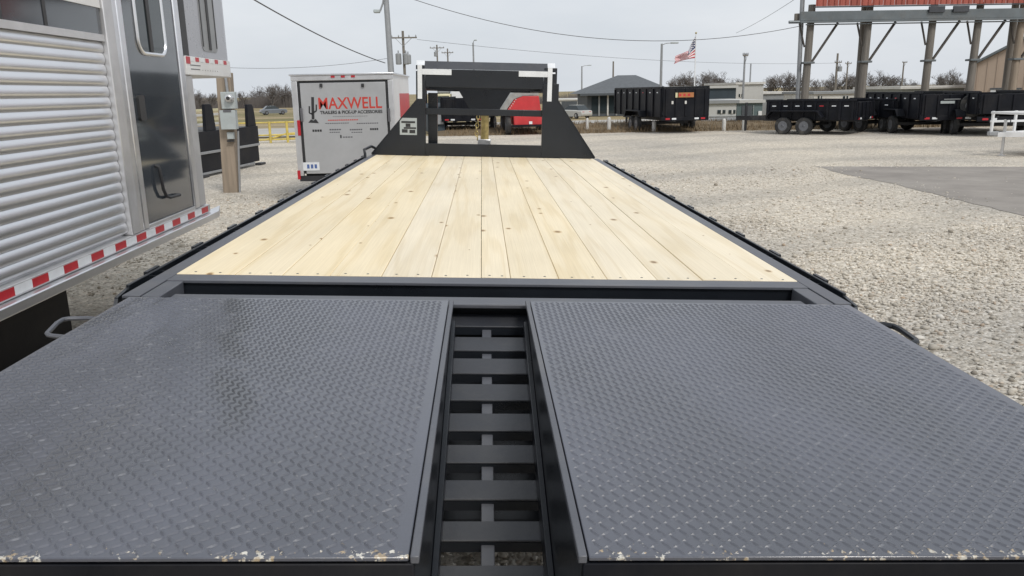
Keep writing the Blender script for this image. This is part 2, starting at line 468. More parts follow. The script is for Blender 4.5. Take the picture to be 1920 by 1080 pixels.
def mat_field():
    m = bpy.data.materials.new('dormant_field_grass')
    m.use_nodes = True
    n, L, b = nodes(m)
    g = n.new('ShaderNodeNewGeometry')
    mp = n.new('ShaderNodeMapping'); mp.inputs['Scale'].default_value = (0.012, 0.055, 0)
    L(g.outputs['Position'], mp.inputs['Vector'])
    a = n.new('ShaderNodeTexNoise'); a.inputs['Scale'].default_value = 1.4; a.inputs['Detail'].default_value = 7
    L(mp.outputs[0], a.inputs['Vector'])
    r = ramp(n, [(0.34, (0.175, 0.17, 0.085)), (0.48, (0.27, 0.225, 0.135)), (0.62, (0.36, 0.295, 0.19))])
    L(a.outputs['Fac'], r.inputs['Fac'])
    f = n.new('ShaderNodeTexNoise'); f.inputs['Scale'].default_value = 3.5; f.inputs['Detail'].default_value = 8
    L(g.outputs['Position'], f.inputs['Vector'])
    rf = ramp(n, [(0.3, (0.7, 0.7, 0.7)), (0.7, (1.25, 1.22, 1.18))])
    L(f.outputs['Fac'], rf.inputs['Fac'])
    mu = n.new('ShaderNodeMixRGB'); mu.blend_type = 'MULTIPLY'; mu.inputs['Fac'].default_value = 1
    L(r.outputs[0], mu.inputs['Color1']); L(rf.outputs[0], mu.inputs['Color2'])
    L(mu.outputs[0], b.inputs['Base Color'])
    b.inputs['Roughness'].default_value = 1
    b.inputs['Specular IOR Level'].default_value = 0.1
    return m
M_FIELD = mat_field()
M_VERGE = pm('dead_grass_bank', (0.165, 0.125, 0.08), 1.0, 0, 0.4, 0.9, bump=0.6, bscale=9, dirt=(0.28, 0.24, 0.17), dirt_amt=0.5, spec=0.1)

# ------------------------------------------------------------------ mesh building
class MB:
    def __init__(self):
        self.v = []
        self.f = []
        self.mi = []
    def add(self, vs, fs, mi=0):
        o = len(self.v)
        self.v += [tuple(p) for p in vs]
        self.f += [tuple(i + o for i in q) for q in fs]
        self.mi += [mi] * len(fs)
        return self
    def box(self, x0, x1, y0, y1, z0, z1, mi=0):
        if x0 > x1: x0, x1 = x1, x0
        if y0 > y1: y0, y1 = y1, y0
        if z0 > z1: z0, z1 = z1, z0
        vs = [(x0, y0, z0), (x1, y0, z0), (x1, y1, z0), (x0, y1, z0), (x0, y0, z1), (x1, y0, z1), (x1, y1, z1), (x0, y1, z1)]
        return self.add(vs, [(0, 3, 2, 1), (4, 5, 6, 7), (0, 1, 5, 4), (1, 2, 6, 5), (2, 3, 7, 6), (3, 0, 4, 7)], mi)
    def beam(self, p, q, wd, ht, up=(0, 0, 1), mi=0):
        p, q = Vector(p), Vector(q)
        d = (q - p).normalized()
        u = Vector(up)
        if abs(d.dot(u)) > 0.98:
            u = Vector((0, 1, 0))
        s = d.cross(u).normalized()
        u = s.cross(d).normalized()
        vs = []
        for c in (p, q):
            for a, b in ((-1, -1), (1, -1), (1, 1), (-1, 1)):
                vs.append(c + s * (a * wd / 2) + u * (b * ht / 2))
        return self.add(vs, [(0, 1, 2, 3), (7, 6, 5, 4), (0, 4, 5, 1), (1, 5, 6, 2), (2, 6, 7, 3), (3, 7, 4, 0)], mi)
    def tube(self, pts, r, n=8, mi=0, cap=True, r2=None):
        pts = [Vector(p) for p in pts]
        k = len(pts)
        vs = []
        prev = None
        for i, p in enumerate(pts):
            d = (pts[min(i + 1, k - 1)] - pts[max(i - 1, 0)]).normalized()
            if prev is None:
                a = d.cross(Vector((0, 0, 1)))
                if a.length < 0.05:
                    a = d.cross(Vector((1, 0, 0)))
            else:
                a = prev - d * prev.dot(d)
            a.normalize()
            prev = a
            b = d.cross(a)
            rr = r if r2 is None else r + (r2 - r) * i / (k - 1)
            for j in range(n):
                t = 2 * math.pi * j / n
                vs.append(p + a * (rr * math.cos(t)) + b * (rr * math.sin(t)))
        fs = []
        for i in range(k - 1):
            for j in range(n):
                j2 = (j + 1) % n
                fs.append((i * n + j, i * n + j2, (i + 1) * n + j2, (i + 1) * n + j))
        if cap:
            fs.append(tuple(range(n))[::-1])
            fs.append(tuple((k - 1) * n + j for j in range(n)))
        return self.add(vs, fs, mi)
    def prism(self, pts, axis, a, b, mi=0):
        """pts 2-D outline; axis 'x': (y,z), 'y': (x,z), 'z': (x,y)"""
        def P(p, t):
            return {'x': (t, p[0], p[1]), 'y': (p[0], t, p[1]), 'z': (p[0], p[1], t)}[axis]
        n = len(pts)
        vs = [P(p, a) for p in pts] + [P(p, b) for p in pts]
        fs = [tuple(range(n))[::-1], tuple(range(n, 2 * n))]
        for i in range(n):
            j = (i + 1) % n
            fs.append((i, j, n + j, n + i))
        return self.add(vs, fs, mi)
    def lathe(self, prof, n=24, axis='x', c=(0, 0, 0), mi=0):
        """prof: (radius, offset along axis)"""
        vs = []
        for r, o in prof:
            for j in range(n):
                t = 2 * math.pi * j / n
                a, b = r * math.cos(t), r * math.sin(t)
                vs.append({'x': (c[0] + o, c[1] + a, c[2] + b), 'y': (c[0] + a, c[1] + o, c[2] + b), 'z': (c[0] + a, c[1] + b, c[2] + o)}[axis])
        fs = []
        for i in range(len(prof) - 1):
            for j in range(n):
                j2 = (j + 1) % n
                fs.append((i * n + j, i * n + j2, (i + 1) * n + j2, (i + 1) * n + j))
        fs.append(tuple(range(n)))
        fs.append(tuple((len(prof) - 1) * n + j for j in range(n))[::-1])
        return self.add(vs, fs, mi)
    def mesh(self, name, mats, smooth=True):
        me = bpy.data.meshes.new(name)
        me.from_pydata(self.v, [], self.f)
        for m in (mats if isinstance(mats, (list, tuple)) else [mats]):
            me.materials.append(m)
        if any(self.mi):
            me.polygons.foreach_set('material_index', self.mi)
        import bmesh
        bm = bmesh.new(); bm.from_mesh(me)
        bmesh.ops.recalc_face_normals(bm, faces=bm.faces)
        bm.to_mesh(me); bm.free()
        if smooth:
            me.polygons.foreach_set('use_smooth', [True] * len(me.polygons))
            me.set_sharp_from_angle(angle=rad(38))
        me.update()
        return me
    def build(self, name, mats, parent=None, bevel=0.0, world=False, smooth=True):
        if world and parent is not None:
            root = parent
            while root.parent:
                root = root.parent
            inv = root.matrix_basis.inverted()
            self.v = [tuple(inv @ Vector(p)) for p in self.v]
        return link(name, self.mesh(name, mats, smooth), parent, bevel)

def link(name, me, parent=None, bevel=0.0):
    o = bpy.data.objects.new(name, me)
    COL.objects.link(o)
    if parent is not None:
        o.parent = parent
    if bevel:
        b = o.modifiers.new('bevel', 'BEVEL')
        b.width = bevel
        b.segments = 2
        b.limit_method = 'ANGLE'
        b.angle_limit = rad(40)
    return o

def thing(name, label, cat, loc=(0, 0, 0), rotz=0.0, group=None):
    o = bpy.data.objects.new(name, None)
    COL.objects.link(o)
    o.location = loc
    o.rotation_euler = (0, 0, rotz)
    o.empty_display_size = 0.2
    o.matrix_basis = Matrix.Translation(Vector(loc)) @ Matrix.Rotation(rotz, 4, 'Z')
    tag(o, label, cat, group)
    return o

def tag(o, label, cat, group=None):
    o['label'] = label
    o['category'] = cat
    if group:
        o['group'] = group
    return o

def struct(o):
    o['kind'] = 'structure'
    return o

def dup(root, loc, rotz, label, group=None, scale=None):
    def cp(o, par):
        c = o.copy()
        COL.objects.link(c)
        c.parent = par
        for ch in o.children:
            cp(ch, c)
        return c
    r = cp(root, None)
    r.location = loc
    r.rotation_euler = (0, 0, rotz)
    if scale:
        r.scale = scale
    r['label'] = label
    if group:
        r['group'] = group
    return r

def text_mesh(body, size, bold=0.0, shear=0.0, sx=1.0):
    cu = bpy.data.curves.new('lettering', 'FONT')
    cu.body = body
    cu.size = size
    cu.offset = bold
    cu.shear = shear
    cu.align_x = 'CENTER'
    cu.align_y = 'CENTER'
    cu.extrude = 0.0006
    o = bpy.data.objects.new('lettering', cu)
    COL.objects.link(o)
    dg = bpy.context.evaluated_depsgraph_get()
    dg.update()
    me = bpy.data.meshes.new_from_object(o.evaluated_get(dg))
    bpy.data.objects.remove(o)
    return me

def lettering(name, body, mat, parent, size, width, pos, rotz=0.0, bold=0.0, shear=0.0):
    """flat print standing in the xz plane facing -y, scaled to the given width"""
    me = text_mesh(body, size, bold, shear)
    co_ = np.empty(len(me.vertices) * 3)
    me.vertices.foreach_get('co', co_)
    co_ = co_.reshape(-1, 3)
    wd = co_[:, 0].max() - co_[:, 0].min()
    cx = (co_[:, 0].max() + co_[:, 0].min()) / 2
    cy = (co_[:, 1].max() + co_[:, 1].min()) / 2
    x = (co_[:, 0] - cx) * width / wd
    z = co_[:, 1] - cy
    y = -co_[:, 2]
    c, s = math.cos(rotz), math.sin(rotz)
    P = np.stack([pos[0] + x * c - y * s, pos[1] + x * s + y * c, pos[2] + z], 1)
    me.vertices.foreach_set('co', P.ravel())
    me.materials.clear()
    me.materials.append(mat)
    me.update()
    return link(name, me, parent)

# ================================================================== SETTING
def grid_sheet(name, xs, ys, dz, mat, edge=None):
    vs = []
    fs = []
    for j, y in enumerate(ys):
        for i, x in enumerate(xs):
            yy = y
            if edge and j in (0, len(ys) - 1):
                yy = y + edge(x, j)
            vs.append((x, yy, zt(x, yy) + dz))
    nx = len(xs)
    for j in range(len(ys) - 1):
        for i in range(nx - 1):
            a = j * nx + i
            fs.append((a, a + 1, a + nx + 1, a + nx))
    m = MB(); m.add(vs, fs)
    return struct(m.build(name, mat))

gy = [-60, -20, 0, 20, 30, 34, 36] + list(range(38, 96, 3)) + [100, 130, 180, 260, 400, 700, 1200, 2500]
grid_sheet('ground', [-2000, -600, -200, -80, -30, 0, 30, 80, 200, 600, 2000], gy, -0.03, M_FIELD)

def wob(x, j):
    return 0.35 * math.sin(x * 1.3 + j) + 0.2 * math.sin(x * 3.1 + 2 * j)
# gravel lot: to the rail on the left, to the dead-grass bank on the right
lot = MB()
far = []
x = -45.0
while x <= 60:
    yb = 31.0 - 0.07 * (x - 5) * (1 if x > 5 else 0.35)
    far.append((x, yb + 0.15 * math.sin(x * 2.1) + 0.1 * math.sin(x * 5.3)))
    x += 0.75
n_ = len(far)
lot.add([(p[0], -40, 0.0) for p in far] + [(p[0], p[1], 0.0) for p in far],
        [(i, i + 1, n_ + i + 1, n_ + i) for i in range(n_ - 1)])
struct(lot.build('gravel_lot', M_GRAVEL))
# dead grass bank between the lot and the road, pale road beyond
xs_ = [i * 1.0 for i in range(-2, 56)]
m = MB()
vs = []
for x in xs_:
    for j in range(7):
        y = (30.6 - 0.07 * max(0, x - 5)) + j * 1.5
        hump = 0.16 * math.sin(math.pi * j / 6) + 0.04 * math.sin(x * 1.7 + j)
        vs.append((x, y, zt(x, y) - 0.012 + hump * (0 if j in (0, 6) else 1)))
m.add(vs, [(i * 7 + j, (i + 1) * 7 + j, (i + 1) * 7 + j + 1, i * 7 + j + 1) for i in range(len(xs_) - 1) for j in range(6)])
struct(m.build('grass_bank', M_VERGE))
m = MB()
vs = []
rx = [-80 + 4 * i for i in range(46)]
for x in rx:
    y0 = 33.0 + 7.4 * sstep(-9, 6, x)
    for j in range(5):
        y = y0 + j * 2.6
        vs.append((x, y, zt(x, y) + 0.004))
m.add(vs, [(i * 5 + j, (i + 1) * 5 + j, (i + 1) * 5 + j + 1, i * 5 + j + 1) for i in range(len(rx) - 1) for j in range(4)])
struct(m.build('road', M_ROAD))
# worn asphalt apron at the right
def edge_pts():
    e = []
    key = [G(1528, 312), G(1600, 330), G(1700, 351), G(1800, 376), G(1920, 405)]
    for a, b in zip(key[:-1], key[1:]):
        for k in range(6):
            t = k / 6
            p = a.lerp(b, t)
            e.append((p.x + random.uniform(-.05, .05), p.y + random.uniform(-.07, .07)))
    e.append((key[-1].x, key[-1].y))
    return e
ASP = edge_pts() + [(6.9, 6.5), (8.6, 3.0), (20, 0), (22, 11.5)]
b_ = G(1920, 313)
ASP += [(16, 13.8), (b_.x, b_.y), (8.6, 15.7)]
m = MB()
m.add([(p[0], p[1], 0.005) for p in ASP], [tuple(range(len(ASP)))])
struct(m.build('asphalt_apron', M_ASPHALT))

# loose stones lying on the lot: one mass nobody could count
def in_poly(px, py, poly):
    c = np.zeros(len(px), bool)
    j = len(poly) - 1
    for i in range(len(poly)):
        xi, yi = poly[i]; xj, yj = poly[j]
        with np.errstate(divide='ignore', invalid='ignore'):
            hit = ((yi > py) != (yj > py)) & (px < (xj - xi) * (py - yi) / (yj - yi + 1e-12) + xi)
        c ^= hit
        j = i
    return c
def stones():
    t = (1 + 5 ** .5) / 2
    ico = np.array([(-1, t, 0), (1, t, 0), (-1, -t, 0), (1, -t, 0), (0, -1, t), (0, 1, t), (0, -1, -t), (0, 1, -t), (t, 0, -1), (t, 0, 1), (-t, 0, -1), (-t, 0, 1)]) / 1.902
    fi = np.array([(0, 11, 5), (0, 5, 1), (0, 1, 7), (0, 7, 10), (0, 10, 11), (1, 5, 9), (5, 11, 4), (11, 10, 2), (10, 7, 6), (7, 1, 8), (3, 9, 4), (3, 4, 2), (3, 2, 6), (3, 6, 8), (3, 8, 9), (4, 9, 5), (2, 4, 11), (6, 2, 10), (8, 6, 7), (9, 8, 1)])
    regs = [((1.25, 3.6), (0.6, 6.5), 1150), ((3.6, 7.5), (2.0, 9.0), 620), ((1.2, 3.6), (6.5, 10.0), 620), ((1.4, 9.0), (9.0, 16.5), 150), ((7.5, 9.0), (3.0, 9.0), 120),
            ((-2.7, -1.15), (1.6, 9.5), 900), ((-4.8, -2.3), (6.6, 13.5), 330), ((-1.2, 1.3), (0.2, 3.2), 700)]
    X, Y = [], []
    for (x0, x1), (y0, y1), dn in regs:
        k = int((x1 - x0) * (y1 - y0) * dn)
        xx = RNG.uniform(x0, x1, k); yy = RNG.uniform(y0, y1, k)
        # thinner where wheels have packed the surface
        dens = 0.75 - 0.75 * np.clip((np.sin(1.83 * yy - .55 * xx + 1.2 * np.sin(.6 * xx)) - .3) / .6, 0, 1)
        keep = RNG.uniform(0, 1, k) < np.clip(dens + 0.15, 0.16, 1)
        ed = np.full(k, 9.0)
        for (ax, ay), (bx, by) in zip(ASP[:26], ASP[1:27]):
            tt = np.clip(((xx - ax) * (bx - ax) + (yy - ay) * (by - ay)) / ((bx - ax) ** 2 + (by - ay) ** 2 + 1e-9), 0, 1)
            ed = np.minimum(ed, np.hypot(xx - ax - tt * (bx - ax), yy - ay - tt * (by - ay)))
        keep &= ~(in_poly(xx, yy, ASP) & (RNG.uniform(0, 1, k) < np.clip(0.35 + ed * 0.9, 0, 0.96)))
        X.append(xx[keep]); Y.append(yy[keep])
    X = np.concatenate(X); Y = np.concatenate(Y)
    k = len(X)
    s = np.exp(RNG.normal(math.log(0.0088), 0.40, k)).clip(0.004, 0.034)
    a = RNG.uniform(0, 6.283, k)
    V = ico[None] * RNG.uniform(0.72, 1.25, (k, 12, 1))
    V = V * np.stack([s * RNG.uniform(0.8, 1.5, k), s * RNG.uniform(.8, 1.2, k), s * RNG.uniform(.45, .85, k)], 1)[:, None]
    ca, sa = np.cos(a)[:, None], np.sin(a)[:, None]
    P = np.stack([V[..., 0] * ca - V[..., 1] * sa + X[:, None], V[..., 0] * sa + V[..., 1] * ca + Y[:, None], V[..., 2] + (s * 0.35)[:, None]], 2)
    F = (fi[None] + (np.arange(k) * 12)[:, None, None]).reshape(-1)
    me = bpy.data.meshes.new('loose_stones')
    me.vertices.add(k * 12)
    me.vertices.foreach_set('co', P.astype(np.float32).ravel())
    nf = k * 20
    me.loops.add(nf * 3)
    me.loops.foreach_set('vertex_index', F.astype(np.int32))
    me.polygons.add(nf)
    me.polygons.foreach_set('loop_start', np.arange(nf, dtype=np.int32) * 3)
    me.materials.append(M_STONE)
    me.update(calc_edges=True)
    o = link('loose_stones', me)
    o['kind'] = 'stuff'
    o['label'] = 'loose pale limestone stones scattered over the gravel lot'
    o['category'] = 'gravel'
    print('stones', k)
stones()

# dead grass blades on the bank
def grass():
    k = 16000
    X = RNG.uniform(-1.5, 30, k)
    Y = (30.7 - 0.07 * np.maximum(0, X - 5)) + RNG.uniform(0, 8.5, k) ** 1.0
    Hh = RNG.uniform(0.08, 0.34, k) * (0.5 + 0.5 * np.abs(np.sin(X * 1.9 + Y)))
    A = RNG.uniform(0, 6.283, k)
    wv = 0.018
    B = np.stack([X, Y, np.zeros(k)], 1)
    D = np.stack([np.cos(A), np.sin(A), np.zeros(k)], 1)
    lean = RNG.uniform(-.5, .5, (k, 2)) * Hh[:, None]
    T = B + np.stack([lean[:, 0], lean[:, 1], Hh], 1)
    V = np.stack([B - D * wv, B + D * wv, T], 1).reshape(-1, 3)
    me = bpy.data.meshes.new('dead_grass')
    me.from_pydata(V.tolist(), [], np.arange(k * 3).reshape(-1, 3).tolist())
    me.materials.append(M_DRY)
    o = link('dead_grass', me)
    o['kind'] = 'stuff'
    o['label'] = 'brown dead grass along the bank beyond the lot'
    o['category'] = 'grass'
grass()

# ================================================================== FLATBED TRAILER (fills the foreground)
# its own frame: x right, y along the deck, z up; the deck leans 2.24 degrees to the right
TILT = rad(2.24)
MT = Matrix.Rotation(TILT, 4, 'Y')
ft = thing('flatbed_trailer', 'long black gooseneck flatbed trailer with pale pine plank deck and tread plate ramps', 'trailer')
ft.location = EYE - MT.to_3x3() @ EYE
ft.rotation_euler = (0, TILT, 0)
ft.matrix_basis = Matrix.Translation(ft.location) @ MT
DZ = 0.926
YN, YF = 2.92, 8.66
XL, XR = -1.118, 1.212
# pine planks
seams_px = [330, 437, 524, 611, 707, 800, 893, 948, 1039, 1131, 1226, 1313, 1406, 1497]
seams = [XL + (p - 330) / 1167 * (XR - XL) for p in seams_px]
for i in range(13):
    a, b = seams[i] + 0.0011, seams[i + 1] - 0.0011
    dz = random.uniform(-0.0015, 0.0015)
    me = MB().box(a, b, YN + random.uniform(0, .006), YF, DZ - 0.036 + dz, DZ + dz)
    pl = me.build('plank', M_PINE, ft, bevel=0.0025)
    for yy in (YN + 0.028,):       # screws
        for q in (0.28, 0.72):
            s = MB().lathe([(0.0048, 0.0), (0.0048, 0.0010), (0.002, 0.0014)], 6, 'z', (a + (b - a) * q, yy + random.uniform(-.006, .006), DZ + dz + 0.0002))
            s.build('screw', M_DARKSTEEL, pl)
# side rails, rub rails and stake pockets
for s, xe in ((-1, XL), (1, XR)):
    r = MB()
    r.box(xe + s * 0.002, xe + s * 0.060, 2.60, YF + 0.06, DZ - 0.012, DZ - 0.002)
    r.build('side_rail', M_STEEL, ft, bevel=0.002)
    r = MB()
    r.prism([(xe + s * 0.050, DZ - 0.0125), (xe + s * 0.060, DZ - 0.0125), (xe + s * 0.060, DZ - 0.20), (xe + s * 0.002, DZ - 0.20), (xe + s * 0.002, DZ - 0.19), (xe + s * 0.050, DZ - 0.19)], 'y', 2.60, YF + 0.06)
    r.build('side_channel', M_BLACK, ft)
    rb = MB()
    xo = xe + s * 0.118
    rb.box(xo - 0.006, xo + 0.006, 2.78, YF + 0.06, DZ - 0.095, DZ - 0.010)
    # tail of the rub rail bends back to the frame
    rb.beam((xo, 2.782, DZ - 0.056), (xo - s * 0.012, 2.66, DZ - 0.062), 0.012, 0.075)
    rb.beam((xo - s * 0.012, 2.662, DZ - 0.062), (xo - s * 0.05, 2.555, DZ - 0.075), 0.012, 0.07)
    rb.build('rub_rail', M_BLACK, ft, bevel=0.002)
    for k in range(12):
        y = 2.98 + k * 0.505
        p = MB()
        p.box(xe + s * 0.0605, xo - s * 0.0065, y, y + 0.010, DZ - 0.12, DZ - 0.024)
        p.box(xe + s * 0.0605, xo - s * 0.0065, y + 0.085, y + 0.095, DZ - 0.12, DZ - 0.024)
        p.box(xo + s * 0.0065, xo + s * 0.020, y - 0.012, y + 0.107, DZ - 0.10, DZ - 0.006)
        p.build('stake_pocket', M_BLACK, ft)
# rear header of the deck, dark trough, dovetail crossmember
MB().box(XL + 0.002, XR - 0.002, 2.822, YN - 0.003, DZ - 0.012, DZ - 0.001).build('rear_header', M_STEEL, ft, bevel=0.002)
MB().box(XL + 0.002, XR - 0.002, 2.832, 2.842, DZ - 0.20, DZ - 0.0125).build('header_web', M_BLACK, ft)
MB().box(XL + 0.075, XR - 0.075, 2.60, 2.831, DZ - 0.20, DZ - 0.19).build('hinge_trough', M_BLACK, ft)
for s, xa in ((-1, XL + 0.002), (1, XR - 0.002)):
    MB().box(xa, xa - s * 0.060, 2.60, 2.821, DZ - 0.10, DZ - 0.004).build('corner_plate', M_STEEL, ft, bevel=0.003)
MB().box(XL + 0.075, XR - 0.075, 2.600, 2.700, DZ - 0.034, DZ - 0.020).build('dovetail_header', M_STEEL, ft, bevel=0.003)
MB().box(XL + 0.075, XR - 0.075, 2.690, 2.699, DZ - 0.18, DZ - 0.0345).build('dovetail_header_web', M_BLACK, ft)
MB().tube([(XL + 0.08, 2.765, DZ - 0.12), (XR - 0.08, 2.765, DZ - 0.12)], 0.016, 12).build('hinge_rod', M_BLACK, ft)
# dovetail slope
def dz_at(y):
    return DZ - 0.075 - 0.235 * (2.62 - y)
CRt = Vector((0.9989, -0.0417, 0.0210))
def dove_y(py):               # pixel row in the ramp gap -> y on the dovetail slope
    lo, hi = 0.4, 2.9
    for _ in range(40):
        mid = (lo + hi) / 2
        p = MT.to_3x3() @ (Vector((0.03, mid, dz_at(mid))) - EYE)
        v = 540 - FPX * p.dot(CU) / p.dot(CF)
        if v > py: lo = mid
        else: hi = mid
    return lo
for a, b in ((589, 612), (632, 657), (672, 700), (720, 750), (775, 807), (834, 867), (900, 936), (977, 1013), (1060, 1100)):
    y1, y0 = dove_y(a), dove_y(b)
    o = MB().box(-1.02, 1.12, y0, y1, -0.006, 0.0).build('cross_slat', M_SLAT, ft, bevel=0.0015)
    for v in o.data.vertices:
        v.co.z += dz_at(v.co.y)
    f = MB().box(-1.02, 1.12, y0 - 0.0005, y0 + 0.006, dz_at(y0) - 0.03, dz_at(y0) - 0.0065)
    f.build('slat_flange', M_BLACK, o)
tr = MB()
tr.prism([(2.68, dz_at(2.68) - 0.14), (1.86, dz_at(1.86) - 0.14), (1.84, dz_at(1.84) - 0.17), (2.68, dz_at(2.68) - 0.17)], 'x', -0.45, 0.53)
tr.build('gap_shade_plate', M_BLACK, ft)  # plate added below the slats so the upper gaps stay dark
st = MB()
st.prism([(2.60, dz_at(2.60) - 0.012), (0.80, dz_at(0.80) - 0.012), (0.80, dz_at(.8) - 0.075), (2.60, dz_at(2.6) - 0.075)], 'x', 0.010, 0.041)
st.build('centre_spine', M_STEEL, ft, bevel=0.002)
for xx in (-1.06, 1.16):
    st = MB()
    st.prism([(2.60, dz_at(2.60) + .02), (0.95, dz_at(0.95) + .02), (0.95, dz_at(.95) - 0.10), (2.60, dz_at(2.6) - 0.14)], 'x', xx - 0.03, xx + 0.03)
    st.build('dovetail_beam', M_DARKSTEEL, ft)
for yy in (0.86,):  # unseen bumper and hangers, added to block light under the dovetail
    MB().box(-1.0, 1.1, yy, yy + .08, 0.16, 0.30).build('rear_bumper', M_BLACK2, ft, bevel=.006)
    for xx in (-.6, .7):
        MB().box(xx - .04, xx + .04, yy + .01, yy + .07, .301, dz_at(.95) - .131).build('light_block_hanger', M_BLACK2, ft)
# tail board with lights at the very end of the dovetail
MB().box(-1.15, 1.25, 0.90, 0.945, dz_at(.95) - 0.13, dz_at(.95) + 0.0).build('tail_board', M_BLACK, ft, bevel=0.004)
for xx in (-0.95, -0.75, 0.85, 1.05):
    MB().lathe([(0.045, 0), (0.045, -0.012), (0.03, -0.02)], 16, 'y', (xx, 0.90, dz_at(.95) - 0.065)).build('tail_light', M_RED, ft)

# the two folded ramps
RY0, RY1 = 1.065, 2.578
LUGME = {}
def make_ramp(xa, xb, inner):
    """xa<xb plate limits; inner = side of the plate that faces the gap (+1 right, -1 left)"""
    ex = xb if inner > 0 else xa
    px0, px1 = (xa, xb - 0.016) if inner > 0 else (xa + 0.016, xb)
    plate = MB().box(px0, px1, RY0, RY1, DZ - 0.008, DZ - 0.0005).build('ramp_plate', M_TREAD, ft, bevel=0.002)
    # raised lugs, alternating direction
    pitch = 0.0178
    vs, fs = [], []
    nxl = int((px1 - px0 - 0.02) / pitch)
    nyl = int((RY1 - RY0 - 0.016) / pitch)
    for i in range(nxl):
        for j in range(nyl):
            cx = px0 + 0.018 + i * pitch
            cy = RY0 + 0.014 + j * pitch
            ang = (rad(35) if (i + j) % 2 == 0 else rad(-55)) + random.uniform(-.03, .03)
            c, s = math.cos(ang), math.sin(ang)
            hl, hw, ht = 0.0112, 0.0034, 0.0024
            o = len(vs)
            for u, v, z in ((-hl, 0, 0), (-hl * .45, -hw, 0), (hl * .45, -hw, 0), (hl, 0, 0), (hl * .45, hw, 0), (-hl * .45, hw, 0), (-hl * .5, 0, ht), (hl * .5, 0, ht)):
                vs.append((cx + u * c - v * s, cy + u * s + v * c, DZ - 0.0006 + z))
            fs += [(o, o + 1, o + 6), (o + 1, o + 2, o + 7, o + 6), (o + 2, o + 3, o + 7), (o + 3, o + 4, o + 7), (o + 4, o + 5, o + 6, o + 7), (o + 5, o, o + 6)]
    me = bpy.data.meshes.new('tread_lugs')
    me.from_pydata(vs, [], fs)
    me.materials.append(M_LUG)
    lo = link('tread_lugs', me, plate)
    lo['kind'] = 'stuff'
    # angle iron along the inner edge
    e0, e1 = (ex - 0.0135, ex) if inner > 0 else (ex, ex + 0.0135)
    an = MB()
    an.box(e0, e1, RY0, RY1 + 0.004, DZ - 0.012, DZ + 0.0015)
    an.build('edge_angle', M_STEEL, ft, bevel=0.002)
    # wedge shaped cheeks reaching down to the slope
    for xw, mt in ((ex - inner * 0.012, M_DARKSTEEL), ((xa + 0.03) if inner > 0 else (xb - 0.03), M_DARKSTEEL)):
        ck = MB()
        ck.prism([(RY1 - 0.01, DZ - 0.0125), (RY0 + 0.012, DZ - 0.0125), (RY0 + 0.012, dz_at(RY0) + 0.004), (RY1 - 0.01, dz_at(RY1) + 0.004)], 'x', xw - 0.005, xw + 0.005)
        ck.build('ramp_cheek', M_BLACK, ft)
    # second, lower flange seen in the gap
    fl = MB()
    y0_, y1_ = RY0 + 0.02, RY1 - 0.06
    fl.prism([(y1_, dz_at(y1_) + 0.045), (y0_, dz_at(y0_) + 0.085), (y0_, dz_at(y0_) + 0.012), (y1_, dz_at(y1_) + 0.006)], 'x', ex - inner * 0.0065, ex + inner * 0.008)
    fl.build('ramp_channel', M_BLACK, ft, bevel=0.002)
    # rear end plate and ribs below
    MB().box(xa + 0.008, xb - 0.008, RY0 + 0.001, RY0 + 0.011, dz_at(RY0) + 0.01, DZ - 0.0125).build('ramp_end_plate', M_COAL, ft, bevel=0.002)
    for k in range(5):
        y = RY0 + 0.25 + k * 0.28
        MB().box(xa + 0.05, xb - 0.05, y, y + 0.04, dz_at(y) + 0.03, DZ - 0.010).build('ramp_rib', M_DARKSTEEL, ft)
    return plate
make_ramp(-1.145, -0.085, 1)
make_ramp(0.153, 1.253, -1)
# lift handles on the outer sides of the ramps
def handle(pts, mt, name='lift_handle', r=0.0085):
    MB().tube(pts, r, 8).build(name, mt, ft)
handle([(-1.135, 2.462, .878), (-1.225, 2.462, .885), (-1.28, 2.452, .886), (-1.292, 2.44, .886), (-1.290, 2.40, .886), (-1.268, 2.30, .884), (-1.258, 2.288, .883), (-1.245, 2.284, .882), (-1.135, 2.284, .872)], M_STEEL, r=.007)
handle([(1.245, 2.478, .880), (1.325, 2.475, .886), (1.350, 2.455, .886), (1.354, 2.42, .886), (1.345, 2.31, .884), (1.338, 2.292, .884), (1.322, 2.283, .884), (1.245, 2.283, .876)], M_BLACK, r=.010)
# frame below the deck
for xx in (-0.46, 0.55):
    ib = MB()
    ib.box(xx - .07, xx + .07, 1.0, 8.9, DZ - .212, DZ - .20)
    ib.box(xx - .005, xx + .005, 2.5, 8.9, DZ - .44, DZ - .212)
    ib.box(xx - .07, xx + .07, 2.5, 8.9, DZ - .452, DZ - .44)
    # rear of the beam tapers under the dovetail
    for v in range(len(ib.v)):
        p = ib.v[v]
        if p[1] < 2.0:
            ib.v[v] = (p[0], p[1], p[2] - 0.21)
    ib.build('main_beam', M_BLACK2, ft)
for k in range(14):
    y = 3.05 + k * 0.42
    MB().box(XL + .01, XR - .01, y, y + .05, DZ - .12, DZ - .038).build('crossmember', M_BLACK2, ft)
def wheel_mesh(R=0.38, Wd=0.24, rim=0.22):
    t = MB()
    h = Wd / 2
    t.lathe([(rim, -h * .8), (R * .82, -h), (R * .96, -h * .86), (R, -h * .55), (R, h * .55), (R * .96, h * .86), (R * .82, h), (rim, h * .8)], 28, 'x')
    r = MB()
    r.lathe([(rim * 1.01, -h * .82), (rim * .86, -h * .5), (rim * .5, -h * .55), (rim * .28, -h * .85), (rim * .2, -h * .95), (rim * .2, h * .95), (rim * .28, h * .85), (rim * .5, h * .55), (rim * .86, h * .5), (rim * 1.01, h * .82)], 24, 'x')
    return t.mesh('tyre', M_RUBBER), r.mesh('rim', M_RIM)
TY, RM = wheel_mesh()
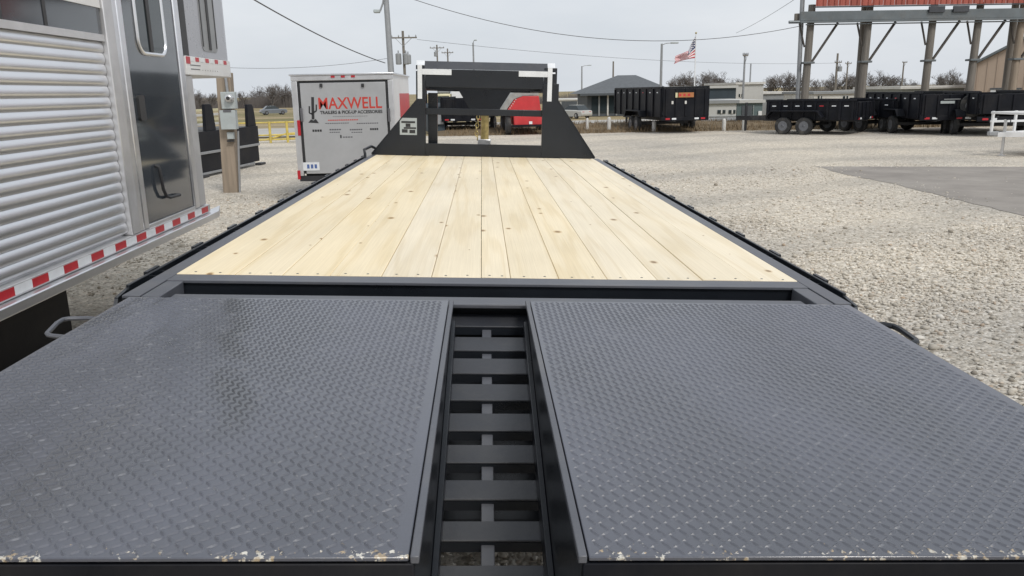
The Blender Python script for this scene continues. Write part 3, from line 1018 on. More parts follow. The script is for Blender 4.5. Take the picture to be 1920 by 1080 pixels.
TY2, RM2 = wheel_mesh(0.36, 0.20, 0.20)
inv = ft.matrix_basis.inverted()
for yy in (3.9, 4.85):
    ax = MB()
    ax.tube([inv @ Vector((-1.0, yy, 0.39)), inv @ Vector((1.1, yy, 0.39))], 0.06, 12)
    ax.build('axle', M_BLACK2, ft)
    for xx in (-0.97, -0.68, 0.78, 1.07):
        t = link('wheel', TY, ft)
        t.location = inv @ Vector((xx, yy, 0.38))
        t.rotation_euler = (0, -TILT, 0)
        link('rim', RM, t)
# front bulkhead with raked sides, gooseneck behind it
yb = YF + 0.005
for s, pts in ((-1, [(-1.165, DZ + .002), (-0.672, 1.518), (-0.672, 1.70), (-0.592, 1.70), (-0.592, DZ + .002)]),
               (1, [(1.225, DZ + .002), (0.812, 1.521), (0.812, 1.70), (0.645, 1.70), (0.645, DZ + .002)])):
    MB().prism(pts, 'y', yb, yb + 0.012).build('side_gusset', M_BLACK, ft, bevel=0.002)
    e = MB()
    p0, p1 = pts[0], pts[1]
    e.beam((p0[0], yb + 0.05, p0[1] + .01), (p1[0], yb + 0.05, p1[1]), 0.012, 0.11, up=(0, 1, 0))
    e.build('gusset_flange', M_BLACK, ft)
MB().box(-0.591, 0.644, yb + 0.001, yb + 0.014, DZ + .002, 1.058).build('bulkhead_sill', M_BLACK, ft, bevel=0.003)
MB().box(-1.10, 1.19, yb + 0.02, yb + 0.06, DZ - .10, DZ + .05).build('front_header', M_BLACK, ft)
for s, xa, xb in ((-1, -0.690, -0.600), (1, 0.655, 0.790)):
    MB().box(xa, xb, yb + 0.016, yb + 0.20, DZ + .002, 1.86).build('neck_upright', M_BLACK, ft, bevel=0.006)
    nb = MB()
    nb.box(xa, xb, yb + 0.201, 11.3, 1.60, 1.86)
    nb.build('neck_beam', M_BLACK, ft, bevel=0.006)
MB().box(-0.591, 0.644, yb + 0.004, yb + 0.016, 1.640, 1.822).build('neck_face_plate', M_BLACK, ft, bevel=0.003)
ch = MB()
ch.prism([(yb + 0.004, 1.824), (yb + 0.10, 1.905), (yb + 0.20, 1.905), (yb + 0.20, 1.895), (yb + 0.10, 1.893), (yb + 0.016, 1.824)], 'x', -0.60, 0.69)
ch.build('neck_top_plate', M_DARKSTEEL, ft)
for xa, xb in ((-0.688, -0.602), (0.691, 0.770)):
    ch = MB()
    ch.prism([(yb + 0.002, 1.80), (yb + 0.098, 1.91), (yb + 0.22, 1.91), (yb + 0.22, 1.90), (yb + 0.10, 1.898), (yb + 0.014, 1.80)], 'x', xa, xb)
    ch.build('corner_cap', M_TAPE, ft)
MB().box(-0.591, 0.644, yb + 0.03, yb + 0.05, 1.356, 1.424).build('cross_bar', M_BLACK, ft, bevel=0.004)
MB().box(-0.60, 0.66, 9.4, 9.46, 1.62, 1.72).build('neck_crossmember', M_BLACK, ft)
MB().box(-0.60, 0.66, 11.20, 11.28, 1.60, 1.80).build('neck_nose', M_BLACK, ft)
# coupler housing, tube, chain and coupler head
cp = MB()
cp.prism([(-0.36, 1.70), (0.44, 1.70), (0.24, 1.38), (0.15, 1.33), (-0.07, 1.33), (-0.16, 1.38)], 'y', 10.9, 11.15)
cp.build('coupler_housing', M_BLACK, ft, bevel=0.006)
MB().tube([(0.045, 11.0, 1.36), (0.045, 11.0, 0.98)], 0.055, 16).build('coupler_tube', M_GOLD, ft)
MB().box(-0.05, 0.13, 10.9, 11.1, 0.90, 0.985).build('coupler_head', M_CHROME, ft, bevel=0.01)
for k in range(7):
    z = 1.33 - k * 0.055
    lk = MB()
    cx, cy = -0.055 + 0.012 * math.sin(k * 1.1), 10.92
    pts = []
    for j in range(13):
        t = 2 * math.pi * j / 12
        a, b = 0.020 * math.cos(t), 0.034 * math.sin(t)
        pts.append((cx + (a if k % 2 else 0), cy + (0 if k % 2 else a), z + b))
    lk.tube(pts, 0.008, 6, cap=False)
    lk.build('chain_link', M_GOLD, ft)
for xx in (-0.53, 0.72):
    j = MB()
    j.box(xx - .05, xx + .05, 8.92, 9.02, 0.45, 1.58)
    j.build('landing_leg', M_BLACK, ft)
    lg = inv @ Vector((xx, 8.97, 0.0))
    MB().box(xx - .035, xx + .035, 8.935, 9.005, lg.z + .03, 0.449).build('landing_leg_inner', M_GREYPOLE, ft)
    MB().box(xx - .12, xx + .12, 8.86, 9.08, lg.z + .008, lg.z + 0.029).build('landing_foot', M_BLACK2, ft)
# reflective tape corners
MB().box(-0.672, -0.625, yb - 0.0035, yb - 0.001, 1.518, 1.86).build('reflective_tape', M_TAPE, ft)
MB().box(-0.624, -0.318, yb - 0.0035, yb - 0.001, 1.765, 1.822).build('reflective_tape', M_TAPE, ft)
MB().box(0.690, 0.738, yb - 0.0035, yb - 0.001, 1.518, 1.86).build('reflective_tape', M_TAPE, ft)
MB().box(0.385, 0.689, yb - 0.0035, yb - 0.001, 1.765, 1.822).build('reflective_tape', M_TAPE, ft)
# sheet of warning decals on the left gusset
d = MB().box(-0.862, -0.682, yb - 0.004, yb - 0.001, 1.142, 1.318).build('warning_decal', M_METER, ft)
for (a, b, c, e) in ((-.845, -.70, 1.265, 1.285), (-.80, -.75, 1.225, 1.26), (-.82, -.69, 1.205, 1.222), (-.84, -.78, 1.165, 1.20), (-.76, -.70, 1.16, 1.195)):
    MB().box(a, b, yb - 0.0055, yb - 0.0042, c, e).build('decal_print', M_DECALBLACK, d)
# small grab hoop at the left front corner
handle([(-1.185, 8.35, .87), (-1.19, 8.35, .96), (-1.20, 8.37, 1.0), (-1.16, 8.60, 1.02), (-1.13, 8.66, 1.0)], M_BLACK, 'grab_hoop', 0.014)

# ================================================================== HORSE TRAILER at the left
HX = -2.2
ht = thing('horse_trailer', 'ribbed silver aluminium horse trailer with dark side door beside the flatbed', 'trailer', (-3.4, 1.5, 0))
def hb(name, mat, x0, x1, y0, y1, z0, z1, bevel=0.0, parent=None):
    return MB().box(x0, x1, y0, y1, z0, z1).build(name, mat, parent or ht, bevel, world=True)
# inner body so the shell is solid
hb('body_core', M_ALU2, -4.55, HX - 0.045, -4.5, 6.30, 0.62, 2.60)
# extruded ribbed planks
NP = 18
z0, z1 = 0.790, 1.925
ph = (z1 - z0) / NP
prof = []
for k in range(11):
    t = k / 10
    prof.append((0.004 + 0.0105 * (1 - abs(2 * (t ** 0.8) - 1) ** 2.0), t * ph * 0.992))
pv = [(-4.5, 0), (4.985, 0)]
pm_ = MB()
vs, fs = [], []
for yv in (-4.5, 4.99):
    for dx, dzv in prof:
        vs.append((dx - 0.03, yv, dzv))
    vs.append((-0.06, yv, ph * 0.992)); vs.append((-0.06, yv, 0))
n_ = len(prof) + 2
fs = [(i, (i + 1) % n_, n_ + (i + 1) % n_, n_ + i) for i in range(n_)] + [tuple(range(n_))[::-1], tuple(range(n_, 2 * n_))]
pm_.add(vs, fs)
plank_me = pm_.mesh('ribbed_plank', M_ALU)
for k in range(NP):
    o = link('ribbed_plank', plank_me, ht)
    o.location = Vector((HX, 0, z0 + k * ph)) - ht.location
hb('rub_strip', M_ALU2, HX - 0.03, HX - 0.002, -4.5, 4.99, 1.928, 1.966)
hb('window_band', M_SMOKE, HX - 0.03, HX - 0.012, -4.5, 4.985, 1.968, 2.112)
for yy in (3.2, 3.95, 4.35):
    hb('window_divider', M_DECALBLACK, HX - 0.0115, HX - 0.008, yy, yy + 0.03, 1.970, 2.110)
hb('upper_panel', M_WHITE, HX - 0.03, HX - 0.004, -4.5, 4.99, 2.114, 2.56)
# door posts, door, front corner
hb('door_post', M_ALU2, HX - 0.045, HX + 0.012, 4.995, 5.115, 0.775, 2.58, 0.006)
hb('door_post', M_ALU, HX - 0.045, HX + 0.004, 5.122, 5.185, 0.775, 2.58, 0.006)
hb('door_jamb', M_ALU, HX - 0.045, HX + 0.006, 5.190, 5.265, 0.775, 2.58, 0.006)
dr = hb('door', M_SMOKE, HX - 0.045, HX - 0.006, 5.272, 6.130, 0.80, 2.54, 0.006)
hb('door_sill', M_ALU2, HX - 0.045, HX + 0.004, 5.272, 6.130, 0.770, 0.797, 0.003)
hb('corner_post', M_ALU, HX - 0.06, HX + 0.006, 6.138, 6.235, 0.775, 2.58, 0.008)
hb('corner_post', M_ALU2, HX - 0.10, HX - 0.002, 6.240, 6.40, 0.775, 1.765, 0.012)
def rrect(y0, y1, z0, z1, r, k=6):
    pts = []
    for (cy, cz, a0) in ((y1 - r, z1 - r, 0), (y0 + r, z1 - r, 90), (y0 + r, z0 + r, 180), (y1 - r, z0 + r, 270)):
        for j in range(k + 1):
            t = rad(a0 + 90 * j / k)
            pts.append((cy + r * math.cos(t), cz + r * math.sin(t)))
    return pts
wp = rrect(5.46, 5.92, 1.885, 2.48, 0.09)
MB().prism(wp, 'x', HX - 0.0055, HX - 0.002).build('door_window', M_GLASS, dr, world=True)
fr = MB(); fr.tube([(HX - 0.002, p[0], p[1]) for p in wp] + [(HX - 0.002, *wp[0])], 0.013, 8, cap=False)
fr.build('window_frame', M_ALU, dr, world=True)
hb('window_bar', M_DECALBLACK, HX - 0.0015, HX + 0.006, 5.64, 5.69, 1.90, 2.47, 0.002, dr)
MB().prism(rrect(5.33, 5.42, 1.46, 1.62, 0.02), 'x', HX - 0.0055, HX + 0.012).build('door_latch', M_DECALBLACK, dr, world=True)
g = MB(); g.tube([(HX - 0.004, 5.50, 1.16), (HX + 0.018, 5.50, 1.15), (HX + 0.022, 5.50, 1.13), (HX + 0.022, 5.52, 1.00), (HX + 0.022, 5.56, 0.945), (HX + 0.022, 5.62, 0.93), (HX + 0.022, 5.80, 0.925), (HX - 0.004, 5.81, 0.925)], 0.011, 8)
g.build('grab_handle', M_DECALBLACK, dr, world=True)
# gooseneck nose over the front
nose = MB()
nout = [(HX, 6.242), (HX, 7.28), (HX - 0.02, 7.38), (HX - 0.07, 7.46), (HX - 0.16, 7.53), (HX - 0.4, 7.60), (-4.0, 7.62), (-4.40, 7.5), (-4.55, 7.2), (-4.55, 6.242)]
nose.prism(nout, 'z', 1.905, 2.58)
nose.build('nose_shell', M_GREYPAINT, ht, world=True)
lip = MB(); lip.prism([(a + (0.012 if a > -3 else -0.012), b + 0.012) for a, b in nout], 'z', 1.765, 1.902)
lip.build('nose_skirt', M_WHITE, ht, bevel=0.004, world=True)
hb('nose_seam', M_DECALBLACK, HX + 0.0005, HX + 0.004, 6.245, 6.36, 1.906, 2.57)
nw = MB(); nw.prism(rrect(6.68, 7.06, 1.955, 2.45, 0.06), 'x', HX + 0.0005, HX + 0.004)
nwo = nw.build('nose_window', M_GREYPOLE, ht, world=True)
hb('window_bar', M_DECALBLACK, HX + 0.0045, HX + 0.010, 6.84, 6.89, 1.97, 2.44, 0, nwo)
for (ya, yb_) in ((6.695, 6.715), (7.025, 7.045)):
    hb('window_edge', M_DECALBLACK, HX + 0.0045, HX + 0.007, ya, yb_, 1.99, 2.42, 0, nwo)
hb('reflector', M_RED, HX + 0.0125, HX + 0.0145, 6.255, 6.34, 1.846, 1.898)
for k in range(8):
    hb('reflector', M_TAPE if k % 2 == 0 else M_RED, HX + 0.0125, HX + 0.0145, 6.345 + k * .115, 6.345 + k * .115 + .075, 1.866, 1.898)
for (ya, yb_, za) in ((6.33, 6.56, 1.835), (6.34, 6.54, 1.806)):
    hb('skirt_vent', M_DECALGREY, HX + 0.0125, HX + 0.0140, ya, yb_, za, za + 0.006)
for k in range(7):
    hb('rivet', M_DECALGREY, HX + 0.0125, HX + 0.0145, 6.60 + k * .06, 6.606 + k * .06, 1.803, 1.809)
# skirt with reflective tape and running board ledge
hb('skirt', M_ALU2, HX - 0.05, HX + 0.010, -4.5, 6.44, 0.712, 0.772, 0.003)
k = 0
yy = 6.38
while yy > 2.0:
    hb('reflector', M_RED, HX + 0.0105, HX + 0.0125, yy - 0.145, yy, 0.722, 0.764)
    hb('reflector', M_TAPE, HX + 0.0105, HX + 0.0125, yy - 0.145 - 0.150, yy - 0.148, 0.722, 0.764)
    yy -= 0.300
led = MB()
led.prism([(HX - 0.05, -4.5), (HX + 0.055, -4.5), (HX + 0.055, 6.15), (HX + 0.05, 6.52), (HX - 0.05, 6.86)], 'z', 0.655, 0.708)
led.build('ledge', M_ALU, ht, bevel=0.006, world=True)
hb('underframe_shade_box', M_COAL, -4.5, HX - 0.48, -4.4, 5.05, 0.06, 0.654)  # black box shaped to stand for the deep shadow below the trailer
hb('floor_shade_box', M_COAL, -4.5, HX - 0.80, 5.051, 5.9, 0.30, 0.654)  # shorter added box carrying that dark shadow forward
TYC = TY2.copy(); TYC.materials.clear(); TYC.materials.append(M_COAL)
for yy in (-1.4, -0.55):
    for xx in (-2.38, -4.40):
        t = link('wheel', TYC, ht)
        t.location = Vector((xx, yy, 0.36)) - ht.location
        link('rim', RM2, t)
hb('jack_leg', M_GREYPOLE, -3.96, -3.84, 7.3, 7.42, 0.02, 1.764)
hb('jack_foot', M_GREYPOLE, -4.01, -3.79, 7.25, 7.47, 0.005, 0.02)

# ================================================================== CARGO TRAILER with lettering
CY = 12.0
p0, p1 = at(552, 240, CY), at(741, 240, CY)
czt, czb = at(640, 137, CY).z, at(640, 331, CY).z
cx0, cx1 = p0.x, p1.x
cw = cx1 - cx0
ct = thing('cargo_trailer', 'small enclosed grey cargo trailer with red MAXWELL lettering on its rear door', 'trailer', ((cx0 + cx1) / 2, CY + 1.3, 0))
def cb(name, mat, x0, x1, y0, y1, z0, z1, bevel=0.0, parent=None):
    return MB().box(x0, x1, y0, y1, z0, z1).build(name, mat, parent or ct, bevel, world=True)
cb('side_wall', M_WHITE, cx0 + .004, cx1 - .004, CY + 0.06, CY + 2.6, czb + .06, czt - .012, 0.01)
cb('painted_side_reflection', M_REDPAINT, cx1 - .003, cx1 - .001, CY + 0.9, CY + 2.58, czb + .07, czt - 0.30)  # reflection of the red dump trailer, painted on as a band
hz_top = at(640, 151, CY).z
cb('header', M_ALU2, cx0, cx1, CY, CY + 0.055, hz_top + .004, czt - .03, 0.006)
cb('roof_rail', M_ALU, cx0 - .02, cx1 + .02, CY - 0.012, CY + 2.62, czt - .028, czt, 0.006)
cb('corner_post', M_ALU2, cx0, cx0 + 0.085, CY, CY + 0.055, czb + .02, hz_top, 0.006)
cb('corner_post', M_ALU2, cx1 - 0.075, cx1, CY, CY + 0.055, czb + .02, hz_top, 0.006)
cb('door_seal', M_DECALBLACK, cx0 + 0.088, cx1 - 0.078, CY + .022, CY + 0.055, czb + .05, hz_top - .001)
dd = cb('rear_door', M_CARGO, cx0 + 0.125, cx1 - 0.112, CY + 0.002, CY + 0.021, czb + .05, hz_top - 0.028, 0.004)
for k in range(3):
    cxk = at(620 + 19 * k, 140, CY).x
    cb('marker_light', M_RED, cxk, cxk + .055, CY - 0.010, CY - .001, czt - 0.062, czt - 0.036)
for px_ in (602, 680):
    q = at(px_, 160, CY)
    MB().box(q.x - .02, q.x + .02, CY - 0.02, CY + .001, q.z - .025, q.z + .025).build('door_latch', M_DECALBLACK, dd, bevel=.004, world=True)
for px_, s in ((565, 1), (729, -1)):
    a, b = at(px_, 203, CY), at(px_, 228, CY)
    cb('bar_lock', M_DECALGREY, a.x - .016, a.x + .016, CY - .03, CY - .001, b.z, a.z, 0.004)
    a, b = at(px_, 152, CY), at(px_, 203, CY)
for py_, sz in ((240, 1), (328, .6)):
    q = at(561, py_, CY)
    cb('tail_light', M_RED, q.x - .022, q.x + .022, CY - .012, CY - .001, q.z - .11 * sz, q.z + .11 * sz, .004)
q = at(585, 312, CY)
cb('licence_plate', M_TAPE, q.x - .13, q.x + .11, CY - .006, CY + .001, q.z - .06, q.z + .06, 0, dd)
for k in range(3):
    cb('plate_print', M_BLUE, q.x - .07 + k * .055, q.x - .035 + k * .055, CY - .0075, CY - .0062, q.z - .03, q.z + .03, 0, dd)
cb('rear_bumper', M_BLACK2, cx0 + .02, cx1 - .02, CY + .01, CY + .08, czb - .06, czb + .018)
cb('chassis', M_BLACK2, cx0 + .1, cx1 - .1, CY + .1, CY + 2.6, czb - .06, czb + .058)
inv0 = ct.matrix_basis.inverted()
for xx in (cx0 + .07, cx1 - .07):
    t = link('wheel', TY2, ct); t.location = inv0 @ Vector((xx, CY + 1.5, 0.36)); link('rim', RM2, t)
tg = MB()
tg.beam((cx0 + .3, CY + 2.6, .40), ((cx0 + cx1) / 2, CY + 3.6, .40), .06, .08)
tg.beam((cx1 - .3, CY + 2.6, .40), ((cx0 + cx1) / 2, CY + 3.6, .40), .06, .08)
tg.build('tongue', M_BLACK2, ct, world=True)
def ctext(body, mat, pxa, pxb, py, hpx, bold):
    a, b = at(pxa, py, CY), at(pxb, py, CY)
    hm = hpx / FPX * CY * 1.03
    l = lettering('lettering', body, mat, dd, hm / 0.72, (b - a).length, inv0 @ Vector(((a.x + b.x) / 2, CY + 0.0008, (a.z + b.z) / 2)), 0, bold)
    return l
ctext('MAXWELL', M_DECALRED, 597, 716, 193, 20, 0.003)
ctext('TRAILERS & PICK-UP ACCESSORIES', M_DECALBLACK, 600, 717, 210, 5.5, 0.002)
for (a, b, py_, h, mt) in ((624, 690, 218, 2.0, M_DECALGREY), (615, 672, 225, 3.0, M_DECALRED), (610, 655, 231, 2.4, M_DECALGREY), (669, 710, 231, 2.6, M_DECALGREY),
                           (586, 604, 245, 4.5, M_DECALBLACK), (618, 640, 243, 3, M_DECALGREY), (618, 638, 248, 2, M_DECALGREY), (656, 680, 243, 3, M_DECALGREY), (659, 680, 248, 2, M_DECALGREY),
                           (694, 710, 242, 4, M_DECALBLACK), (638, 641, 256, 6, M_DECALBLACK), (643, 662, 257, 2.5, M_DECALGREY)):
    A, B = at(a, py_ + h / 2, CY), at(b, py_ - h / 2, CY)
    # small print: a row of short strokes
    nst = max(1, int((b - a) / 4))
    mbt = MB()
    for k in range(nst):
        xa = A.x + (B.x - A.x) * k / nst
        xb = A.x + (B.x - A.x) * (k + 0.78) / nst
        mbt.box(xa, xb, CY + 0.0004, CY + 0.0018, A.z, B.z)
    mbt.build('small_print', mt, dd, world=True)
# saguaro silhouette
def cpx(x, y):
    q = at(x, y, CY); return (q.x, q.z)
cac = MB()
def strip(pts, wpx):
    for (a, b) in zip(pts[:-1], pts[1:]):
        pa, pb = cpx(*a), cpx(*b)
        cac.beam((pa[0], CY + .0008, pa[1]), (pb[0], CY + .0008, pb[1]), wpx / FPX * CY, .0016, up=(0, 1, 0))
strip([(586, 182), (587, 224)], 5)
strip([(580, 199), (580, 212), (586, 214)], 2.6)
strip([(593, 196), (593, 208), (588, 211)], 2.6)
cac.prism([cpx(578, 230), cpx(583, 224), cpx(588, 226), cpx(592, 223), cpx(598, 231)], 'y', CY + 0.0003, CY + .0018)
cac.build('cactus_decal', M_DECALBLACK, dd, world=True)

# ================================================================== SERVICE POST with electric meter
q = G(436, 360)
sp = thing('service_post', 'squared tan timber post carrying a round electric meter on the gravel', 'post', (q.x, q.y, 0))
top = at(419, 100, q.y)
tl = MB()
tx = top.x - q.x
hz = 1.99
tl.add([(-.135, -.10, -.1), (.115, -.10, -.1), (.115, .10, -.1), (-.135, .10, -.1)] + [(a + tx * (hz / top.z), b, hz) for a, b in ((-.12, -.1), (.11, -.1), (.11, .1), (-.12, .1))],
       [(0, 3, 2, 1), (4, 5, 6, 7), (0, 1, 5, 4), (1, 2, 6, 5), (2, 3, 7, 6), (3, 0, 4, 7)])
tl.build('timber', M_WOODPOLE2, sp, bevel=0.012)
def qb(name, mat, pxa, pxb, pya, pyb, d0, d1, bevel=0.004, parent=None):
    a, b = at(pxa, pyb, q.y), at(pxb, pya, q.y)
    return MB().box(a.x - q.x, b.x - q.x, d0, d1, a.z, b.z).build(name, mat, parent or sp, bevel)
mt_ = qb('meter_box', M_METER, 424, 447, 172, 204, -.24, -.105, .01)
c_ = at(439, 184, q.y)
MB().lathe([(.075, 0), (.075, -.03), (.062, -.075), (.035, -.095)], 20, 'y', (c_.x - q.x, -.242, c_.z)).build('meter_glass', M_CHROME, mt_)
MB().lathe([(.03, 0), (.03, -.012)], 16, 'y', (c_.x - q.x, -.34, c_.z)).build('meter_dial', M_DECALBLACK, mt_)
db = qb('disconnect_box', M_METER, 423, 448, 206, 242, -.24, -.105, .008)
qb('box_label', M_DECALGREY, 427, 441, 205, 210, -.246, -.2405, 0, db)
qb('outlet_box', M_METER, 432, 443, 247, 260, -.17, -.105, .006)
qb('outlet_hole', M_DECALBLACK, 431, 443, 262, 265, -.165, -.105, 0)
cdt = MB()
a, b = at(449, 245, q.y), at(452, 355, q.y)
cdt.tube([(a.x - q.x, -.08, a.z), (b.x - q.x, -.08, 0)], .018, 8)
a, b = at(431, 172, q.y), at(427, 145, q.y)
cdt.tube([(a.x - q.x, -.13, a.z - .02), (b.x - q.x, -.13, hz)], .022, 8)
cdt.build('conduit', M_GREYPOLE, sp)

# ================================================================== BLACK TRUCK BED behind the post
pb = G(490, 309)
pa = G(372, 336)
yaw = math.atan2(pb.y - pa.y, pb.x - pa.x)
Lb = (pb - pa).length
bd = thing('truck_bed', 'black steel truck bed with upright headboards stored behind the meter post', 'truck bed', (pa.x, pa.y, 0), yaw)
def bb(name, mat, x0, x1, y0, y1, z0, z1, bevel=0.006, parent=None):
    return MB().box(x0, x1, y0, y1, z0, z1).build(name, mat, parent or bd, bevel)
bb('side_skirt', M_COAL, 0, Lb, 0, .05, .52, .92)
bb('lower_skirt', M_COAL, .05, Lb - .02, .02, .06, .10, .46)
bb('belt_trim', M_GREYPOLE, 0, Lb, -.012, .05, .463, .517)
bb('bottom_trim', M_GREYPOLE, .05, Lb - .35, -.005, .06, .05, .097)
bb('deck', M_BLACK2, 0, Lb, .052, 2.0, .84, .92)
bb('far_skirt', M_BLACK, 0, Lb, 2.002, 2.05, .30, .92)
for xx, zz in ((0.9, 1.46), (Lb - .20, 1.42)):
    hbm = MB(); hbm.prism([(xx - .30, .922), (xx + .16, .922), (xx + .10, zz - .1), (xx + .02, zz), (xx - .24, zz)], 'y', .02, .09)
    hbm.build('headboard', M_COAL, bd, bevel=.006)
for k in range(4):
    bb('stake_rail', M_CREAM if k % 2 else M_OFFWHITE, 1.10, Lb - .52, .5, .55, 1.0 + k * .10, 1.05 + k * .10, .002)
bb('foot', M_BLACK2, Lb - .12, Lb + .16, -.05, .1, 0.0, .055)
bb('foot', M_BLACK2, .1, .4, -.05, .1, 0.0, .045)
bb('foot', M_BLACK2, .1, .4, 1.9, 2.05, 0.0, .298)
bb('foot', M_BLACK2, Lb - .4, Lb - .1, 1.9, 2.05, 0.0, .298)

# ================================================================== YELLOW PIPE RAIL
ra, rb_ = G(440, 270), G(575, 266)
yr = thing('pipe_rail', 'low yellow pipe guard rail along the edge of the lot', 'guard rail', (ra.x, ra.y, 0), math.atan2(rb_.y - ra.y, rb_.x - ra.x))
Lr = (rb_ - ra).length
for z, nm in ((.70, 'top_rail'), (.26, 'lower_rail'), (.10, 'lower_rail')):
    MB().tube([(0, 0, z), (Lr, 0, z + (.02 if z < .3 else 0))], .027, 10).build(nm, M_YELLOW, yr)
dg_ = MB(); dg_.tube([(Lr * .45, .01, .12), (Lr * .72, .01, .30), (Lr, .01, .34)], .03, 8); dg_.build('brace', M_YELLOW, yr)
for k in range(5):
    x = .05 + k * (Lr - .1) / 4
    MB().tube([(x, -.03, 0), (x, -.03, .735)], .045, 10).build('rail_post', M_YELLOW, yr)

# ================================================================== DUMP TRAILERS
def dump_trailer(name, label, loc, rotz, L=4.2, Wd=2.0, zf=0.72, zt_=1.45, paint=None, ribs=7, marks=True, tarp=False, group=None, wheels=2, axle=.42):
    paint = paint or M_COAL
    t = thing(name, label, 'dump trailer', loc, rotz, group)
    h = Wd / 2
    def b(nm, mat, x0, x1, y0, y1, z0, z1, bv=.008, par=None):
        return MB().box(x0, x1, y0, y1, z0, z1).build(nm, mat, par or t, bv)
    b('bed_floor', paint, -h + .05, h - .05, .0, L, zf, zf + .06)
    for s in (-1, 1):
        sp_ = b('side_panel', paint, s * h, s * (h - .04), 0, L, zf - .04, zt_)
        b('top_rail', paint, s * (h + .02), s * (h - .06), -.01, L + .01, zt_ + .001, zt_ + .07, .01, sp_)
        for k in range(ribs):
            y = .08 + k * (L - .16) / (ribs - 1)
            b('side_rib', paint, s * (h + .001), s * (h + .045), y - .035, y + .035, zf - .03, zt_, .006, sp_)
        if marks:
            for k in range(0, ribs - 1):
                y = .08 + (k + .5) * (L - .16) / (ribs - 1)
                b('side_reflector', M_RED if k == 2 else M_TAPE, s * (h + .001), s * (h + .006), y - .07, y + .07, zt_ - .155, zt_ - .12, 0, sp_)
        fz = MB()
        yc = L * axle
        prof_ = [(yc - .98, .58), (yc - .80, .80), (yc + .80, .80), (yc + .98, .58), (yc + .94, .56), (yc + .78, .765), (yc - .78, .765), (yc - .94, .56)]
        fz.prism(prof_, 'x', s * (h + .047), s * (h + .33))
        fz.build('fender', paint, t, bevel=.008)
        for k in range(wheels):
            wy = yc + (k - (wheels - 1) / 2) * .72
            wo = link('wheel', TY2, t)
            wo.scale = (.9, .80, .80)
            wo.location = (s * (h + .19), wy, .288)
            link('rim', RM2, wo)
        b('frame_rail', M_BLACK2, s * .42, s * .34, -.02, L + .3, .42, .62)
    tg_ = b('tailgate', paint, -h + .041, h - .041, -.05, -.003, zf - .02, zt_ - .01)
    for k in range(5):
        x = -h + .15 + k * (Wd - .3) / 4
        b('gate_rib', paint, x - .03, x + .03, -.085, -.051, zf, zt_ - .03, .005, tg_)
    b('front_panel', paint, -h + .041, h - .041, L - .04, L, zf + .061, zt_)
    bp_ = b('rear_bumper', paint, -h, h, -.06, .02, .46, .60)
    for s in (-1, 1):
        for k in range(2):
            xk = s * (h - .22 - k * .24)
            b('tail_light', M_RED if k == 0 else M_TAPE, xk - .08, xk + .08, -.066, -.061, .50, .56, 0, bp_)
    tn = MB()
    tn.beam((-.40, L, .52), (0, L + 1.5, .50), .10, .16); tn.beam((.40, L, .52), (0, L + 1.5, .50), .10, .16)
    tn.build('tongue', M_BLACK2, t)
    MB().tube([(0, L + 1.15, .04), (0, L + 1.15, 1.05)], .05, 10).build('jack', M_BLACK2, t)
    b('axle', M_BLACK2, -h - .15, h + .15, L * axle - .41, L * axle - .31, .26, .36)
    b('axle', M_BLACK2, -h - .15, h + .15, L * axle + .31, L * axle + .41, .26, .36)
    if tarp:
        tb = MB(); tb.tube([(-h, L - .12, zt_ + .16), (h, L - .12, zt_ + .16)], .09, 12); tb.build('tarp_roll', M_TARP, t)
        tp = MB()
        tp.prism([(-h + .05, zt_ + .06), (0, zt_ + .16), (h - .05, zt_ + .06), (h - .05, zt_ + .05), (0, zt_ + .15), (-h + .05, zt_ + .05)], 'y', .25, L - .15)
        tp.build('tarp', M_TARP, t)
    return t
GD = 'dump trailers parked along the far edge of the lot'
# tall trailer in the middle with an orange decal
p = G(1283, 250)
t1 = dump_trailer('dump_trailer', 'tall-sided black dump trailer with an orange decal on its rear gate', (p.x, p.y, 0), rad(7), L=6.0, Wd=1.78, zf=.62, zt_=1.60, ribs=8, group=GD)
od = MB().box(-.30, .28, -.0885, -.0865, 1.28, 1.45).build('orange_decal', M_ORANGE, t1)
MB().box(-.41, -.33, -.0885, -.0865, 1.28, 1.45).build('orange_decal', M_CREAM, t1)
for x in (-.28, -.12, .05):
    MB().box(x, x + .09, -.0900, -.0888, 1.32, 1.41).build('decal_print', M_REDPAINT, od)
for x in (-.55, -.05):
    MB().box(x, x + .07, -.0885, -.0865, 1.05, 1.16).build('gate_sticker', M_OFFWHITE, t1)
# the low row on the right
p = G(1590, 251)
dump_trailer('dump_trailer', 'low black dump trailer leftmost of the row under the red canopy', (p.x + .4, p.y - .2, 0), rad(48), L=3.0, Wd=1.9, zf=.52, zt_=1.08, ribs=8, axle=.64, group=GD)
p = G(1702, 250)
dump_trailer('dump_trailer', 'black dump trailer second from left in the row below the canopy', (p.x + .5, p.y + .6, 0), rad(18), L=4.0, Wd=1.75, zf=.54, zt_=1.06, ribs=7, group=GD)
p = G(1768, 253)
t4 = dump_trailer('dump_trailer', 'higher black dump trailer with pale lettering strip on its gate', (p.x + .1, p.y, 0), rad(-4), L=4.4, Wd=1.80, zf=.54, zt_=1.28, ribs=7, group=GD)
MB().box(-.32, .12, -.0885, -.0865, 0.98, 1.06).build('gate_lettering', M_METER, t4)
MB().box(-.22, .30, -.0885, -.0865, 1.10, 1.125).build('gate_lettering', M_BLDGGREY, t4)
p = G(1850, 256)
t5 = dump_trailer('dump_trailer', 'black dump trailer behind the white trailer tongue at the right', (p.x + .35, p.y + .8, 0), rad(-30), L=4.0, Wd=1.8, zf=.54, zt_=1.12, ribs=7, group=GD)
wo = link('spare_wheel', TY2, t5); wo.location = (-.35, -.20, .92); wo.rotation_euler = (0, 0, rad(90)); link('rim', RM2, wo)
